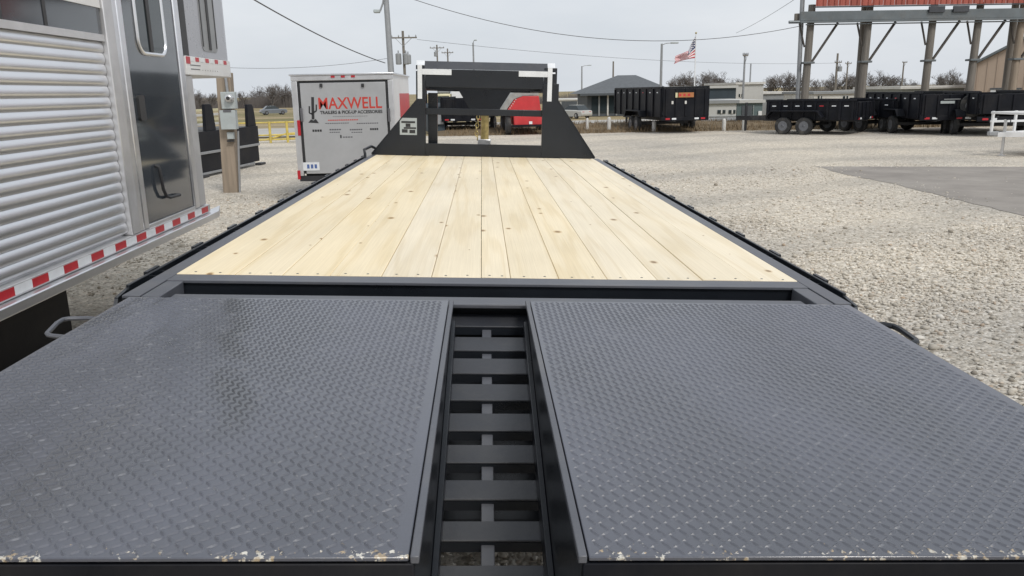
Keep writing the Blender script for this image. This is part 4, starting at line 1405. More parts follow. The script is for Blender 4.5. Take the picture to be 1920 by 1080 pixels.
p = G(1925, 262)
dump_trailer('dump_trailer', 'black dump trailer cut by the right edge of the picture', (p.x + .4, p.y + 1.4, 0), rad(-14), L=4.2, Wd=1.9, zf=.70, zt_=1.28, ribs=6, group=GD)
# seen through the gooseneck opening
p = G(978, 253)
rh = thing('hopper_trailer', 'bright red hopper trailer with grey sloped lip seen through the gooseneck frame', 'trailer', (p.x + .05, p.y, 0), rad(4))
up = MB(); up.prism([(-.62, .86), (-.30, 1.30), (.02, 1.42), (.62, 1.42), (.70, .86)], 'y', 0, 3.4); up.build('hopper', M_REDPAINT, rh, bevel=.015)
lip_ = MB(); lip_.prism([(-.86, .88), (-.46, 1.48), (-.20, 1.60), (.62, 1.60), (.62, 1.43), (.02, 1.43), (-.31, 1.31), (-.63, .88)], 'y', .05, 3.5); lip_.build('sloped_lip', M_TARP, rh, bevel=.01)
for k in range(6):
    q_ = Vector((-.60 + .055 * k, -.006, .93 + .075 * k))
    MB().box(q_.x + .06, q_.x + .09, -.008, -.001, q_.z - .02, q_.z + .015).build('rivet', M_OFFWHITE, rh)
MB().box(-.34, .78, -.12, 3.2, .36, .70).build('chassis_box', M_REDPAINT, rh, bevel=.03)
MB().box(-.30, .74, .02, 3.0, .705, .858).build('chassis_neck', M_COAL, rh)
MB().box(-.44, .80, -.16, -.125, .30, .38).build('rear_bumper', M_COAL, rh, bevel=.01)
MB().box(.22, .34, -.168, -.161, .40, .50).build('marker_plate', M_TAPE, rh)
for x, y in ((-.52, .35), (-.52, 2.2), (.93, .35), (.93, 2.2)):
    wo = link('wheel', TY2, rh); wo.location = (x, y, .36); link('rim', RM2, wo)
p = G(868, 252)
dump_trailer('dump_trailer', 'black dump trailer seen behind the gold coupler tube', (p.x, p.y + 1.2, 0), rad(-6), L=4.0, Wd=1.75, zf=.60, zt_=1.36, ribs=6, group=GD)
# white box truck farther back
p = at(846, 200, 44.0)
bt = thing('box_truck', 'white box truck with cream front seen above the black dump trailer', 'truck', (p.x, p.y, zt(p.x, p.y)), 0)
def tb_(nm, mat, x0, x1, y0, y1, z0, z1, bv=.02, par=None):
    return MB().box(x0, x1, y0, y1, z0, z1).build(nm, mat, par or bt, bv)
tb_('cargo_box', M_WHITE, .02, 1.0, .3, 4.2, .75, 2.02)
tb_('cab', M_CREAM, -.80, -.02, 0, 1.7, .45, 1.62, .06)
tb_('cab_roof', M_BLDGGREY, -.72, -.06, .15, 1.5, 1.625, 1.99, .08)
tb_('windscreen', M_GLASS, -.72, -.10, -.008, .0, 1.12, 1.5, 0)
tb_('bumper', M_GREYPOLE, -.82, 0, -.06, -.005, .42, .58)
for y in (.9, 3.4):
    for x in (-.70, .85):
        wo = link('wheel', TY2, bt); wo.location = (x, y, .36); link('rim', RM2, wo)
# dark implements between: a black skid loader bucket stack
p = G(815, 250)
eq = thing('loader_attachment', 'black loader attachment standing left of the coupler behind the gooseneck', 'machinery', (p.x, p.y + .5, 0), .2)
MB().prism([(-.45, .05), (.35, .05), (.5, .5), (.42, 1.15), (.2, 1.2), (-.38, 1.05)], 'x', -.35, .35).build('bucket', M_NAVY, eq, bevel=.02)
MB().box(-.28, .28, -.52, -.455, .35, .95).build('mount_plate', M_GREYPOLE, eq, bevel=.01)
MB().tube([(-.3, .2, 1.1), (-.3, .1, 1.75), (.25, .1, 1.75)], .05, 8).build('boom', M_BLACK, eq)
MB().tube([(.3, -.5, .7), (.35, -.6, 1.0)], .04, 8).build('hose', M_OFFWHITE, eq)

# white aluminium trailer at the right edge
p = G(1876, 292)
wt = thing('utility_trailer', 'white railed utility trailer tongue reaching in from the right edge', 'trailer', (p.x, p.y, 0), rad(-88))
def wb(nm, mat, x0, x1, y0, y1, z0, z1, bv=.006, par=None):
    return MB().box(x0, x1, y0, y1, z0, z1).build(nm, mat, par or wt, bv)
# local y runs to the right in the picture
tgm = MB(); tgm.beam((-.02, -.15, .47), (-.62, 1.2, .47), .08, .10); tgm.beam((.02, -.15, .47), (.62, 1.2, .47), .08, .10)
tgm.build('tongue', M_WHITE, wt)
MB().box(-.05, .05, -.35, -.12, .45, .54).build('coupler', M_GREYPOLE, wt, bevel=.01)
MB().tube([(0, .02, .03), (0, .02, .80)], .032, 10).build('jack', M_CHROME, wt)
MB().lathe([(.09, 0), (.09, .02), (.03, .03)], 12, 'z', (0, .02, .0)).build('jack_foot', M_CHROME, wt)
MB().tube([(0, .02, .79), (.16, .02, .80), (.16, .02, .72)], .012, 6).build('jack_crank', M_BLACK, wt)
wb('deck_frame', M_WHITE, -.75, .75, .55, 3.6, .40, .50)
wb('side_sill', M_OFFWHITE, .752, .80, .5, 3.6, .22, .40)
for z in (.70, .90):
    wb('rail', M_WHITE, .72, .77, .18, 3.6, z, z + .05)
    wb('rail', M_WHITE, -.77, -.72, .18, 3.6, z, z + .05)
for k in range(7):
    y = .20 + k * .55
    for x in (-.77, .72):
        wb('rail_post', M_WHITE, x - .002, x + .052, y, y + .05, .41, .96)
wb('front_rail', M_WHITE, -.72, .72, .17, .22, .90, .95)
for x in (-.9, .9):
    wo = link('wheel', TY2, wt); wo.location = (x, 2.3, .36); link('rim', RM2, wo)

# white bollards on the bank
for k, (px_, pyb, pyt, w_) in enumerate(((1101, 247, 223, .09), (1142, 246, 221, .12), (1226, 247, 228, .13), (1357, 245, 224, .12), (1395, 245, 222, .14))):
    p = G(px_, pyb)
    hh = (pyb - pyt) / FPX * p.y
    bo = MB()
    bo.lathe([(w_ * .62, 0), (w_ * .62, hh * .93), (w_ * .5, hh), (w_ * .2, hh + .03)], 14, 'z')
    o = bo.build('bollard', M_OFFWHITE)
    o.location = (p.x, p.y, -0.01)
    tag(o, ['thin white bollard on the bank nearest the gooseneck gusset', 'white bollard on the bank just left of the tall dump trailer',
            'white bollard in front of the tall dump trailer', 'white bollard just right of the tall dump trailer', 'thick white bollard left of the low dump trailer row'][k], 'bollard', 'white bollards on the dead grass bank')

# ================================================================== CANOPY (red clad roof on timber posts)
CYY = 34.0
cbx = at(1512, 150, CYY).x
cv = thing('open_canopy', 'tall open canopy with faded red metal cladding on timber posts above the trailers', 'shed', (cbx, CYY, 0))
def cv_x(px_, py_, Y):
    return at(px_, py_, Y).x - cbx
zb0, zb1 = at(1700, 40, CYY).z, at(1700, 20, CYY).z
zr = at(1700, 11, CYY).z
posts = [(1509, 185, 1521, 14, .38), (1615, 180, 1630, 14, .40), (1733, 175, 1751, 14, .44), (1816, 175, 1838, 14, .42), (1898, 175, 1917, 14, .42)]
XEND = 15.0
pxs = []
for (a, b, c, d_, r) in posts:
    xa, xb = cv_x(a, b, CYY), cv_x(c, d_, CYY)
    pxs.append((xa + xb) / 2)
pxs.append(pxs[-1] + 2.6); pxs.append(pxs[-1] + 2.6)
for i, x in enumerate(pxs):
    po = MB(); po.tube([(x - .03, 0, -.05), (x, 0, 2.4), (x + .04, 0, zr + .1)], .165, 14, r2=.140)
    po.build('timber_post', M_WOODPOLE if i != 4 else M_WOODPOLE2, cv)
    for s in (-1, 1):
        br = MB(); xe = x + s * (1.15 if s > 0 else .42)
        br.beam((x + s * .17, -.02, zb0 - 1.55), (xe, -.02, zb0 - .02), .07, .11, up=(0, 1, 0)) if s > 0 else br.beam((x - .15, .05, zb0 - .95), (xe, .05, zb0 - .02), .05, .07, up=(0, 1, 0))
        br.build('knee_brace', M_BRACE, cv)
    MB().box(x - .23, x + .23, -.215, .215, zb0 - 1.62, zb0 - 1.54).build('post_band', M_BEAM, cv, bevel=.01)
bmx = MB()
bmx.box(-.55, XEND, -.36, -.225, zb0 + .06, zb1)
bmx.build('header_beam', M_BEAM, cv, bevel=.01)
MB().box(-.55, XEND, -.38, -.22, zb0 - .02, zb0 + .058).build('beam_flange', M_BEAM, cv)
MB().box(-.55, XEND, .225, .36, zb0 + .02, zb1 - .02).build('header_beam', M_WOODPOLE, cv, bevel=.01)
MB().tube([(-.3, -.30, zb0 - .09), (XEND, -.30, zb0 - .09)], .025, 8).build('tie_rod', M_BEAM, cv)
MB().tube([(-1.0, -.3, zb0 + .02), (-.5, -.3, zb0 + .02)], .06, 8).build('beam_stub', M_BEAM, cv)
MB().tube([(cv_x(1499, 190, CYY), .15, -.05), (cv_x(1505, 10, CYY), .15, zr + 2.2)], .09, 10).build('drain_pipe', M_GREYPOLE, cv)
for px_ in (1745, 1790):
    x = cv_x(px_, 20, CYY)
    MB().box(x - .3, x + .35, -.45, -.365, zb1 - .12, zb1 + .12).build('splice_plate', M_DARKSTEEL, cv, bevel=.01)
# red sheets, each with ribs
shw = .46
sh = MB()
sh.box(0, shw - .012, -.012, .0, 0, 1.9)
for k in range(2):
    x = .05 + k * .23
    sh.prism([(x, -.013), (x + .02, -.045), (x + .07, -.045), (x + .09, -.013)], 'z', 0, 1.9)
sh_me = sh.mesh('cladding_sheet', M_RUSTRED)
k = 0
x = .02
while x < XEND + 1:
    o = link('cladding_sheet', sh_me, cv)
    o.location = (x, -.40, zr + .002 * (k % 3))
    x += shw; k += 1
MB().box(-.05, XEND + 1.3, -.44, -.38, zr - .055, zr - .008).build('drip_trim', M_DARKSTEEL, cv)
rf_ = MB(); rf_.prism([(-.7, zr + 1.92), (4.6, zr + 3.4), (9.9, zr + 1.92), (9.9, zr + 1.84), (4.6, zr + 3.3), (-.7, zr + 1.84)], 'x', -.3, XEND + 1)
rf_.build('roof', M_RUSTRED, cv)
MB().box(0, XEND, -.385, 9.5, zr + 1.70, zr + 1.82).build('roof_frame', M_WOODPOLE, cv)
for x in (6.5, XEND - .5):
    MB().tube([(x, 9.2, -.05), (x, 9.2, zr + 1.7)], .18, 10).build('rear_post', M_WOODPOLE, cv)

# ================================================================== BUILDINGS beyond
# hip roofed office
Yh = 98.0
def W(px_, py_, Y):
    return at(px_, py_, Y)
hl, hr = W(1097, 176, Yh), W(1262, 170, Yh)
zeb = hl.z
hipb = thing('hip_roof_office', 'low office with a wide grey hip roof and glazed front beyond the road', 'building', ((hl.x + hr.x) / 2, Yh, zt(0, Yh)))
zb_ = zt(0, Yh)
hw = (hr.x - hl.x) / 2
ze = zeb - zb_
zap = W(1172, 141, Yh + 5).z - zb_
rx0, rx1 = W(1158, 141, Yh + 5).x - hipb.location.x, W(1192, 141, Yh + 5).x - hipb.location.x
rf = MB()
e0, e1 = -hw - .7, hw + .5
rf.add([(e0, -.8, ze), (e1, -.8, ze), (e1, 11, ze), (e0, 11, ze), (rx0, 5, zap), (rx1, 5, zap)], [(0, 1, 5, 4), (1, 2, 5), (2, 3, 4, 5), (3, 0, 4), (0, 3, 2, 1)])
rf.build('roof', M_ROOF, hipb, smooth=False)
MB().box(e0, e1, -.82, -.78, ze - .22, ze + .03).build('fascia', M_BLDGDARK, hipb)
MB().box(-hw + .3, hw, .2, 10.3, 0, ze - .02).build('wall', M_BLDGDARK, hipb)
for k in range(7):
    x = -hw + .8 + k * 1.05
    wn = MB().box(x, x + .80, .15, .198, .35, ze - .35).build('window', M_GLASS, hipb)
    MB().box(x + .82, x + 1.0, .05, .198, .05, ze - .05).build('mullion', M_OFFWHITE if k in (1, 3, 5) else M_BLDGGREY, wn)
# parked car by the office
def make_car(name, label, loc, rotz, paint, sc=1.0):
    c = thing(name, label, 'car', loc, rotz)
    body = MB()
    sec = [(-2.2, .45, .62, .78), (-2.1, .30, .88, .84), (-1.3, .25, .95, .88), (1.0, .25, .98, .88), (1.9, .28, .92, .84), (2.15, .40, .72, .76)]
    vs = []
    for (y, zl, zh, hwid) in sec:
        vs += [(-hwid, y, zl), (-hwid, y, zh - .1), (-hwid * .9, y, zh), (hwid * .9, y, zh), (hwid, y, zh - .1), (hwid, y, zl)]
    fs = []
    for i in range(len(sec) - 1):
        for j in range(6):
            a = i * 6 + j; b = i * 6 + (j + 1) % 6
            fs.append((a, b, b + 6, a + 6))
    fs += [tuple(range(6)), tuple(range(30, 36))[::-1]]
    body.add(vs, fs)
    bo = body.build('body', paint, c)
    cab = MB()
    cab.add([(-.78, -1.7, .93), (.78, -1.7, .93), (.78, .9, .96), (-.78, .9, .96), (-.62, -1.1, 1.46), (.62, -1.1, 1.46), (.62, .15, 1.46), (-.62, .15, 1.46)],
            [(0, 1, 5, 4), (1, 2, 6, 5), (2, 3, 7, 6), (3, 0, 4, 7), (0, 3, 2, 1)])
    cab.build('window_glass', M_GLASS, c)
    MB().box(-.61, .61, -1.08, .13, 1.455, 1.485).build('roof_panel', paint, c, bevel=.012)
    for s in (-1, 1):
        MB().box(s * .5 - .15, s * .5 + .15, -2.16, -2.10, .66, .78).build('tail_light', M_RED, c)
        MB().box(s * .5 - .15, s * .5 + .15, 2.06, 2.12, .60, .72).build('headlight', M_TAPE, c)
        for y in (-1.35, 1.35):
            wo = link('wheel', TY2, c); wo.location = (s * .80, y, .34); wo.scale = (.95, .93, .93); link('rim', RM2, wo)
    return c
p = at(512, 200, 140.0)
make_car('parked_car', 'grey car standing far off on the field beyond the yellow rail', (p.x, p.y, zt(p.x, p.y)), rad(-62), M_CARPAINT)
p = at(1076, 200, 92.0)
make_car('parked_car', 'pale car parked left of the hip roofed office', (p.x, p.y, zt(p.x, p.y)), rad(35), M_BLDGWHITE)

def building(name, label, pxl, pxr, pyt, Y, depth, wallm, roofm, parts=(), slope=None):
    l, r = W(pxl, pyt, Y), W(pxr, pyt, Y)
    zb = zt(0, Y)
    cx = (l.x + r.x) / 2
    b = thing(name, label, 'building', (cx, Y, zb))
    hw_ = (r.x - l.x) / 2
    hgt = (l.z + r.z) / 2 - zb
    MB().box(-hw_, hw_, 0, depth, -.2, hgt).build('wall', wallm, b)
    if slope is None:
        MB().box(-hw_ - .15, hw_ + .15, -.18, depth + .2, hgt + .001, hgt + .22).build('roof', roofm, b)
    else:
        rr = MB(); rr.prism([(-.4, hgt - .05), (depth / 2, hgt + slope), (depth + .4, hgt - .05), (depth + .4, hgt - .15), (depth / 2, hgt + slope - .12), (-.4, hgt - .15)], 'x', -hw_ - .3, hw_ + .3)
        rr.build('roof', roofm, b)
    for (nm, a, c, t_, bt_, mt, pr) in parts:
        A, B = W(a, bt_, Y), W(c, t_, Y)
        z0_, z1_ = max(A.z - zb, 0.02), B.z - zb
        o = MB().box(A.x - cx, B.x - cx, -pr, -.005, z0_, z1_).build(nm, mt, b)
        if nm == 'window':
            MB().box((A.x + B.x) / 2 - cx - .05, (A.x + B.x) / 2 - cx + .05, -pr - .04, -pr - .001, z0_, z1_).build('mullion', M_OFFWHITE, o)
    return b
building('navy_warehouse', 'long navy walled shed just above the orange decal trailer', 1246, 1380, 166, 72, 9, M_NAVY, M_BLDGWHITE,
         [('lower_wall', 1247, 1379, 190, 215, M_BLDGWHITE, .05), ('stripe', 1247, 1379, 184.5, 187, M_BLDGGREY, .08)])
building('white_workshop', 'white flat roofed workshop right of the navy shed', 1381, 1432, 158, 86, 12, M_BLDGWHITE, M_OFFWHITE,
         [('window', 1385, 1392, 176, 182, M_GLASS, .04)])
building('white_annex', 'low white annex with small windows beside the tall dump trailer', 1326, 1381, 194, 58, 6, M_BLDGWHITE, M_BLDGGREY,
         [('window', 1345, 1360, 206, 213, M_GLASS, .05), ('window', 1366, 1379, 206, 213, M_GLASS, .05), ('plinth', 1330, 1380, 217, 221, M_BLDGGREY, .1)])
building('teal_garage', 'dark teal garage front left of the low dump trailer row', 1382, 1430, 193, 60, 8, pm('teal_cladding', (0.11, 0.15, 0.155), 0.6, 0, 0.1, 1), M_BLDGWHITE,
         [('garage_door', 1390, 1410, 198, 221, M_BLDGDARK, .05), ('door_frame', 1411, 1413, 197, 221, M_METER, .08), ('sign', 1421, 1428, 208, 216, M_WHITE, .1)])
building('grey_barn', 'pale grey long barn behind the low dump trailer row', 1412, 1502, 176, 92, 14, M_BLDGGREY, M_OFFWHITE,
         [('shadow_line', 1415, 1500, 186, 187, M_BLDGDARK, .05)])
building('cream_block', 'cream low block seen between the canopy posts', 1527, 1612, 176, 78, 8, M_OFFWHITE, M_BLDGGREY,
         [('window', 1533, 1541, 180, 190, M_GLASS, .05), ('window', 1580, 1590, 180, 190, M_GLASS, .05)])
building('white_store', 'white store building right of the second canopy post', 1628, 1690, 172, 84, 8, M_BLDGWHITE, M_OFFWHITE,
         [('door', 1655, 1668, 178, 195, M_BLDGDARK, .05), ('window', 1636, 1648, 178, 185, M_GLASS, .05)])
building('green_grey_shed', 'grey green shed with white eave behind the higher dump trailer', 1690, 1808, 166, 64, 8, pm('grey_green_cladding', (0.24, 0.25, 0.23), 0.7, 0, 0.08, 1), M_OFFWHITE, [('eave_trim', 1690, 1808, 161.5, 164.5, M_WHITE, .2)])
building('far_warehouse', 'pale warehouse far off between gooseneck and hip roofed office', 1046, 1098, 188, 118, 10, M_BLDGWHITE, M_OFFWHITE,
         [('loading_door', 1053, 1082, 190, 208, M_BLDGDARK, .05)])
# tan metal building on the right
Yt = 60.0
l = W(1828, 122, Yt)
zb_ = zt(0, Yt)
tb2 = thing('tan_metal_building', 'tall tan ribbed metal building behind the rightmost canopy posts', 'building', (l.x, Yt, zb_), -0.55)
e_z = W(1828, 121, Yt).z - zb_
hwid = 7.0
a_z = e_z + hwid * .56
gb = MB(); gb.prism([(0, -.2), (2 * hwid, -.2), (2 * hwid, e_z), (hwid, a_z), (0, e_z)], 'y', 0, 16)
gb.build('wall', M_TAN, tb2)
for k in range(int(2 * hwid / .6)):
    x = .25 + k * .6
    zz = e_z + (a_z - e_z) * (1 - abs(x - hwid) / hwid)
    MB().box(x - .03, x + .03, -.04, -.003, 0, zz - .1).build('wall_rib', M_TAN, tb2)
for s in (0, 1):
    pts = [(-.3, e_z - .15), (hwid, a_z + .08), (hwid, a_z + .25), (-.3, e_z + .05)]
    if s: pts = [(2 * hwid - a, b) for a, b in pts]
    MB().prism(pts, 'y', -.3, 16.3).build('roof_slope', M_BEAM, tb2)
for k, (a, b) in enumerate(((1846, 1862), (1868, 1886))):
    A, B = W(a, 176, Yt), W(b, 168, Yt)
    w_ = MB().box((A.x - l.x) * 1.2, (B.x - l.x) * 1.2, -.05, -.004, A.z - zb_, B.z - zb_).build('window', M_TAPE, tb2)
    MB().box((A.x - l.x) * 1.2 - .05, (B.x - l.x) * 1.2 + .05, -.09, -.051, B.z - zb_, B.z - zb_ + .12).build('window_head', M_BLDGDARK, w_)

# ================================================================== POLES, LAMPS, FLAG, WIRES
def pole_base(px_, py_, Y):
    p = at(px_, py_, Y)
    return p.x, zt(p.x, Y)
def util_pole(label, px_, pyt, Y, r=.14, arms=(), cans=(), mat=None, lamp=None, lean=0.0, group=None, name='utility_pole'):
    topp = at(px_, pyt, Y)
    zb = zt(topp.x, Y)
    t = thing(name, label, 'pole', (topp.x, Y, zb), 0, group)
    H_ = topp.z - zb
    po = MB(); po.tube([(lean, 0, -.3), (0, 0, H_)], r * 1.2, 10, r2=r * .85)
    po.build('shaft', mat or M_WOODPOLE, t)
    for (py_, pl, pr) in arms:
        z = at(px_, py_, Y).z - zb
        a, b = at(pl, py_, Y).x - topp.x, at(pr, py_, Y).x - topp.x
        ar = MB().box(a, b, -r - .10, -r - .002, z - .06, z + .06).build('crossarm', M_WOODPOLE, t)
        for q_ in (.04, .3, .7, .96):
            x = a + (b - a) * q_
            MB().lathe([(.05, 0), (.06, .08), (.04, .16), (.02, .2)], 8, 'z', (x, -r - .05, z + .061)).build('insulator', M_GREYPOLE, ar)
        bc = MB(); bc.beam((a * .6, -r - .05, z - .06), (0, -r - .03, z - .75), .04, .04); bc.beam((b * .6, -r - .05, z - .06), (0, -r - .03, z - .75), .04, .04)
        bc.build('arm_brace', M_GREYPOLE, t)
    for (cxp, cya, cyb) in cans:
        A, B = at(cxp, cyb, Y), at(cxp, cya, Y)
        hh = B.z - A.z
        MB().lathe([(.22, 0), (.27, .04), (.27, hh - .08), (.2, hh), (.07, hh), (.05, hh + .25)], 14, 'z', (A.x - topp.x, -.1, A.z - zb)).build('transformer', M_GREYPOLE, t)
    if lamp:
        dx, dzl, ll = lamp
        am = MB(); am.tube([(0, 0, H_ - .1), (dx * .5, 0, H_ + dzl * .7), (dx, 0, H_ + dzl)], .035, 8); am.build('lamp_arm', M_GREYPOLE, t)
        s = 1 if dx > 0 else -1
        MB().box(dx, dx + s * ll, -.11, .11, H_ + dzl - .06, H_ + dzl + .07).build('lamp_head', M_METER, t, bevel=.03)
    return t
util_pole('tall grey pole with a lamp rising behind the lettered cargo trailer', 722, -30, 33, .12, mat=M_GREYPOLE, lamp=(-.25, -1.0, .25), lean=.1)
util_pole('utility pole with crossarm and three transformer cans left of the gooseneck', 755, 58, 77, .13, arms=((71, 733, 782),), cans=((748, 100, 121), (762, 100, 121), (766, 102, 120)))
GP = 'far utility poles'
util_pole('far utility pole with crossarm above the left end of the gooseneck', 819, 84, 138, .14, arms=((90, 806, 833),), cans=((817, 97, 106),), group=GP)
util_pole('far utility pole right of the crossarm pole above the gooseneck', 839, 91, 142, .14, arms=((99, 828, 850),), group=GP)
util_pole('slim light pole above the middle of the gooseneck', 887, 80, 88, .10, mat=M_GREYPOLE, lamp=(.15, .25, .25), name='light_pole')
util_pole('far street lamp between gooseneck and hip roofed office', 1091, 124, 130, .12, mat=M_GREYPOLE, lamp=(.9, .1, .6), name='light_pole')
util_pole('plain slender pole behind the ridge of the hip roofed office', 1150, 115, 120, .13)
util_pole('street lamp with a long arm left of the flag', 1241, 82, 70, .11, mat=M_GREYPOLE, lamp=(.75, .05, .65), name='light_pole')
util_pole('tall thin pole right of the navy shed', 1397, 100, 80, .10, arms=((104, 1392, 1402),), mat=M_GREYPOLE)
util_pole('shorter thin pole right of the tall thin pole', 1408, 119, 95, .09, mat=M_GREYPOLE)
util_pole('utility pole with a can between the first two canopy posts', 1571, 100, 110, .15, arms=((117, 1564, 1577),), cans=((1574, 124, 134),), group=GP)
util_pole('slim utility pole just left of the second canopy post', 1590, 115, 150, .14, arms=((119, 1584, 1596),), group=GP)
util_pole('slim utility pole left of the third canopy post', 1695, 116, 150, .14, arms=((117, 1691, 1700),), group=GP)
# flag
Yf = 78.0
fp = at(1305, 64, Yf)
fl = thing('flag_pole', 'white flag pole flying a drooping stars and stripes flag', 'flag', (fp.x, Yf, zt(0, Yf)))
fzb = zt(0, Yf)
po = MB(); po.tube([(.05, 0, 0), (0, 0, fp.z - fzb)], .07, 10, r2=.035); po.build('shaft', M_WHITE, fl)
MB().lathe([(.0, 0), (.08, .04), (.10, .1), (.08, .16), (.0, .2)], 10, 'z', (0, 0, fp.z - fzb)).build('finial', M_GOLD, fl)
flag = MB()
NU, NV = 26, 26
pts = {}
for i in range(NU + 1):
    u = i / NU
    for j in range(NV + 1):
        v = j / NV
        tx_, ty_ = 1304 - 13 * (u / .4) if u < .4 else 1291 - 25 * ((u - .4) / .6), 68 + 27 * (u / .4) ** 1.0 if u < .4 else 95 + 11 * ((u - .4) / .6)
        bx_, by_ = 1303 - 40 * u, 109 + 3 * u + 8 * u * u
        px_ = tx_ + (bx_ - tx_) * v
        py_ = ty_ + (by_ - ty_) * v
        a = at(px_, py_, Yf)
        yy = .30 * math.sin(u * 9 + v * 2.5) * min(1, u * 3) + .12 * math.sin(v * 11 + u * 4) * u
        pts[i, j] = (a.x - fp.x, yy, a.z - fzb)
vs = [pts[i, j] for i in range(NU + 1) for j in range(NV + 1)]
flag.add(vs, [])
for i in range(NU):
    for j in range(NV):
        a = i * (NV + 1) + j
        stripe = j // 2
        canton = i < NU * .42 and stripe < 7
        flag.f.append((a, a + 1, a + NV + 2, a + NV + 1))
        flag.mi.append(2 if canton else (0 if stripe % 2 == 0 else 1))
fo = flag.build('flag_cloth', [M_FLAGR, M_FLAGW, M_FLAGB], fl)
sm = fo.modifiers.new('thickness', 'SOLIDIFY'); sm.thickness = 0.01
stars = MB()
for i in range(1, 10, 2):
    for j in range(1, 13, 3):
        a = pts[i, j]
        stars.box(a[0] - .05, a[0] + .05, a[1] - .03, a[1] + .03, a[2] - .05, a[2] + .05)
stars.build('flag_stars', M_FLAGW, fo)

def wire(label, a, b, sag, r=.012, n=30):
    a, b = Vector(a), Vector(b)
    pts_ = []
    for i in range(n + 1):
        t = i / n
        p = a.lerp(b, t)
        p.z -= sag * 4 * t * (1 - t)
        pts_.append(p - a)
    m_ = MB(); m_.tube(pts_, r, 6)
    o = m_.build('overhead_wire', M_WIRE)
    o.location = a
    tag(o, label, 'wire')
    return o
wire('thick service cable descending from the top left to the grey pole', at(440, -22, 20), at(722, 118, 33), .15, .017)
wire('long sagging wire from the grey pole to the canopy corner', at(722, -20, 33), at(1500, 49, 34), 1.15, .013)
wire('faint wire crossing the sky left of the cargo trailer', at(380, 124, 75), at(735, 108, 77), .5, .018)
wire('faint distant wire over the hip roofed office', at(782, 74, 77), at(1571, 118, 110), .8, .016)
wire('faint wire rising to the canopy top', at(1380, 62, 60), at(1497, -6, 40), .1, .010)

# ================================================================== BARE TREES
def branch(mbw, mbt, p, d, ln, r, depth, rs):
    n = 3
    pts_ = [p]
    dd_ = d.copy()
    for i in range(n):
        dd_ = (dd_ + Vector((rs.uniform(-.22, .22), rs.uniform(-.22, .22), rs.uniform(-.05, .16)))).normalized()
        pts_.append(pts_[-1] + dd_ * ln / n)
    tgt = mbw if depth < 2 else mbt
    tgt.tube(pts_, r, 5 if depth < 2 else 3, cap=False, r2=r * .55)
    if depth >= 4:
        return
    k = 4 if depth < 3 else 4
    for i in range(k):
        t = 0.35 + .65 * (i + rs.random()) / k
        idx = min(n - 1, int(t * n))
        q_ = pts_[idx].lerp(pts_[idx + 1], t * n - idx)
        side = Vector((rs.uniform(-1, 1), rs.uniform(-1, 1), rs.uniform(-.15, .75))).normalized()
        nd = (dd_ * .55 + side * .85).normalized()
        branch(mbw, mbt, q_, nd, ln * rs.uniform(.55, .78), max(r * .5, .028), depth + 1, rs)

def tree_proto(label, seed, h, group):
    rs = random.Random(seed)
    t = thing('bare_tree', label, 'tree', (0, 0, 0), 0, group)
    a, b = MB(), MB()
    branch(a, b, Vector((0, 0, -.2)), Vector((0, 0, 1)), h * .42, h * .028, 0, rs)
    for k in range(3):
        branch(a, b, Vector((0, 0, h * .2 + .1 * h * k)), Vector((rs.uniform(-1, 1), rs.uniform(-1, 1), 1)).normalized(), h * .34, h * .016, 1, rs)
    a.build('trunk', M_BARK, t)
    b.build('crown', M_TWIG, t)
    return t
GT = 'bare winter trees on the horizon'
protos = [tree_proto('', 3 + k, 7.0, GT) for k in range(4)]
treelist = []
for px_, pyt, Y in ((372, 168, 190), (392, 172, 210), (455, 170, 220), (474, 172, 240), (492, 163, 230), (506, 157, 215), (518, 156, 225), (532, 160, 220), (546, 164, 235), (560, 168, 230)):
    treelist.append((px_, pyt, Y, 'left'))
for px_, pyt, Y in ((1262, 146, 200), (1276, 140, 210), (1290, 136, 200), (1303, 138, 215), (1318, 134, 205), (1332, 136, 200), (1346, 137, 210), (1360, 142, 205), (1375, 146, 215), (1388, 150, 210)):
    treelist.append((px_, pyt, Y, 'middle'))
for px_, pyt, Y in ((1445, 142, 200), (1458, 138, 190), (1470, 136, 200), (1484, 137, 205), (1496, 140, 200), (1532, 146, 230), (1552, 148, 220), (1566, 140, 190), (1580, 138, 185), (1596, 136, 190), (1606, 138, 200),
                    (1634, 138, 200), (1648, 134, 190), (1662, 140, 205), (1676, 140, 200), (1688, 144, 210), (1712, 150, 230), (1760, 142, 190), (1774, 136, 185), (1786, 132, 180), (1802, 146, 200), (1815, 142, 205)):
    treelist.append((px_, pyt, Y, 'right'))
cnt = {}
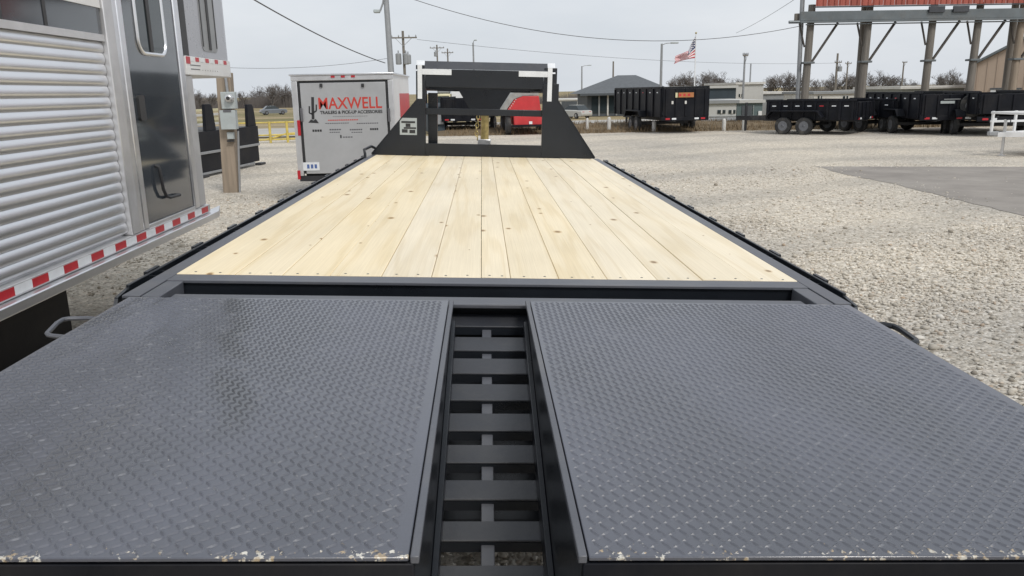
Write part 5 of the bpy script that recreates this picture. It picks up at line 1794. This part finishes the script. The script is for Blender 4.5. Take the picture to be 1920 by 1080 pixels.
for i, (px_, pyt, Y, side) in enumerate(treelist):
    tp_ = at(px_, pyt, Y)
    zb = zt(0, Y)
    hgt = max(2.5, tp_.z - zb)
    sc = hgt / 6.6
    cnt[side] = cnt.get(side, 0) + 1
    ordn = ['first', 'second', 'third', 'fourth', 'fifth', 'sixth', 'seventh', 'eighth', 'ninth', 'tenth', 'eleventh', 'twelfth', 'thirteenth', 'fourteenth', 'fifteenth', 'sixteenth',
            'seventeenth', 'eighteenth', 'nineteenth', 'twentieth', 'twenty-first', 'twenty-second'][cnt[side] - 1]
    lab = {'left': 'bare far tree beyond the tan field, %s from the left there',
           'middle': 'bare far tree above the navy shed, %s from the left there',
           'right': 'bare far tree in the line behind the canopy, %s from the left there'}[side] % ordn
    src = protos[i % 4]
    if i < 4:
        src.location = (tp_.x, Y, zb); src.rotation_euler = (0, 0, i * 1.3); src.scale = (sc * 1.25, sc * 1.25, sc); src['label'] = lab
    else:
        dup(src, (tp_.x, Y, zb), i * 1.7, lab, GT, (sc * random.uniform(1.1, 1.5), sc * 1.2, sc))
# low scrub joining the trees
def scrub(name, label, pxa, pxb, Y, h, n):
    a, b = at(pxa, 180, Y), at(pxb, 180, Y)
    V, F = [], []
    for k in range(n):
        x = a.x + (b.x - a.x) * random.random()
        y = Y + random.uniform(-6, 10)
        hh = h * (.45 + .55 * abs(math.sin(x * .11 + 1.3))) * random.uniform(.4, 1.1)
        dx, dy = random.uniform(-.6, .6), random.uniform(-.4, .4)
        z = zt(0, Y)
        o = len(V)
        V += [(x - .045, y, z), (x + .045, y, z), (x + dx, y + dy, z + hh)]
        F.append((o, o + 1, o + 2))
    me = bpy.data.meshes.new(name); me.from_pydata(V, [], F); me.materials.append(M_TWIG)
    o = link(name, me); o['kind'] = 'stuff'; o['label'] = label; o['category'] = 'brush'
scrub('scrub', 'grey leafless brush under the left horizon trees', 330, 600, 225, 4.2, 9000)
scrub('scrub', 'grey leafless brush along the right horizon', 1000, 1960, 205, 3.4, 16000)
print('objects', len(bpy.data.objects))
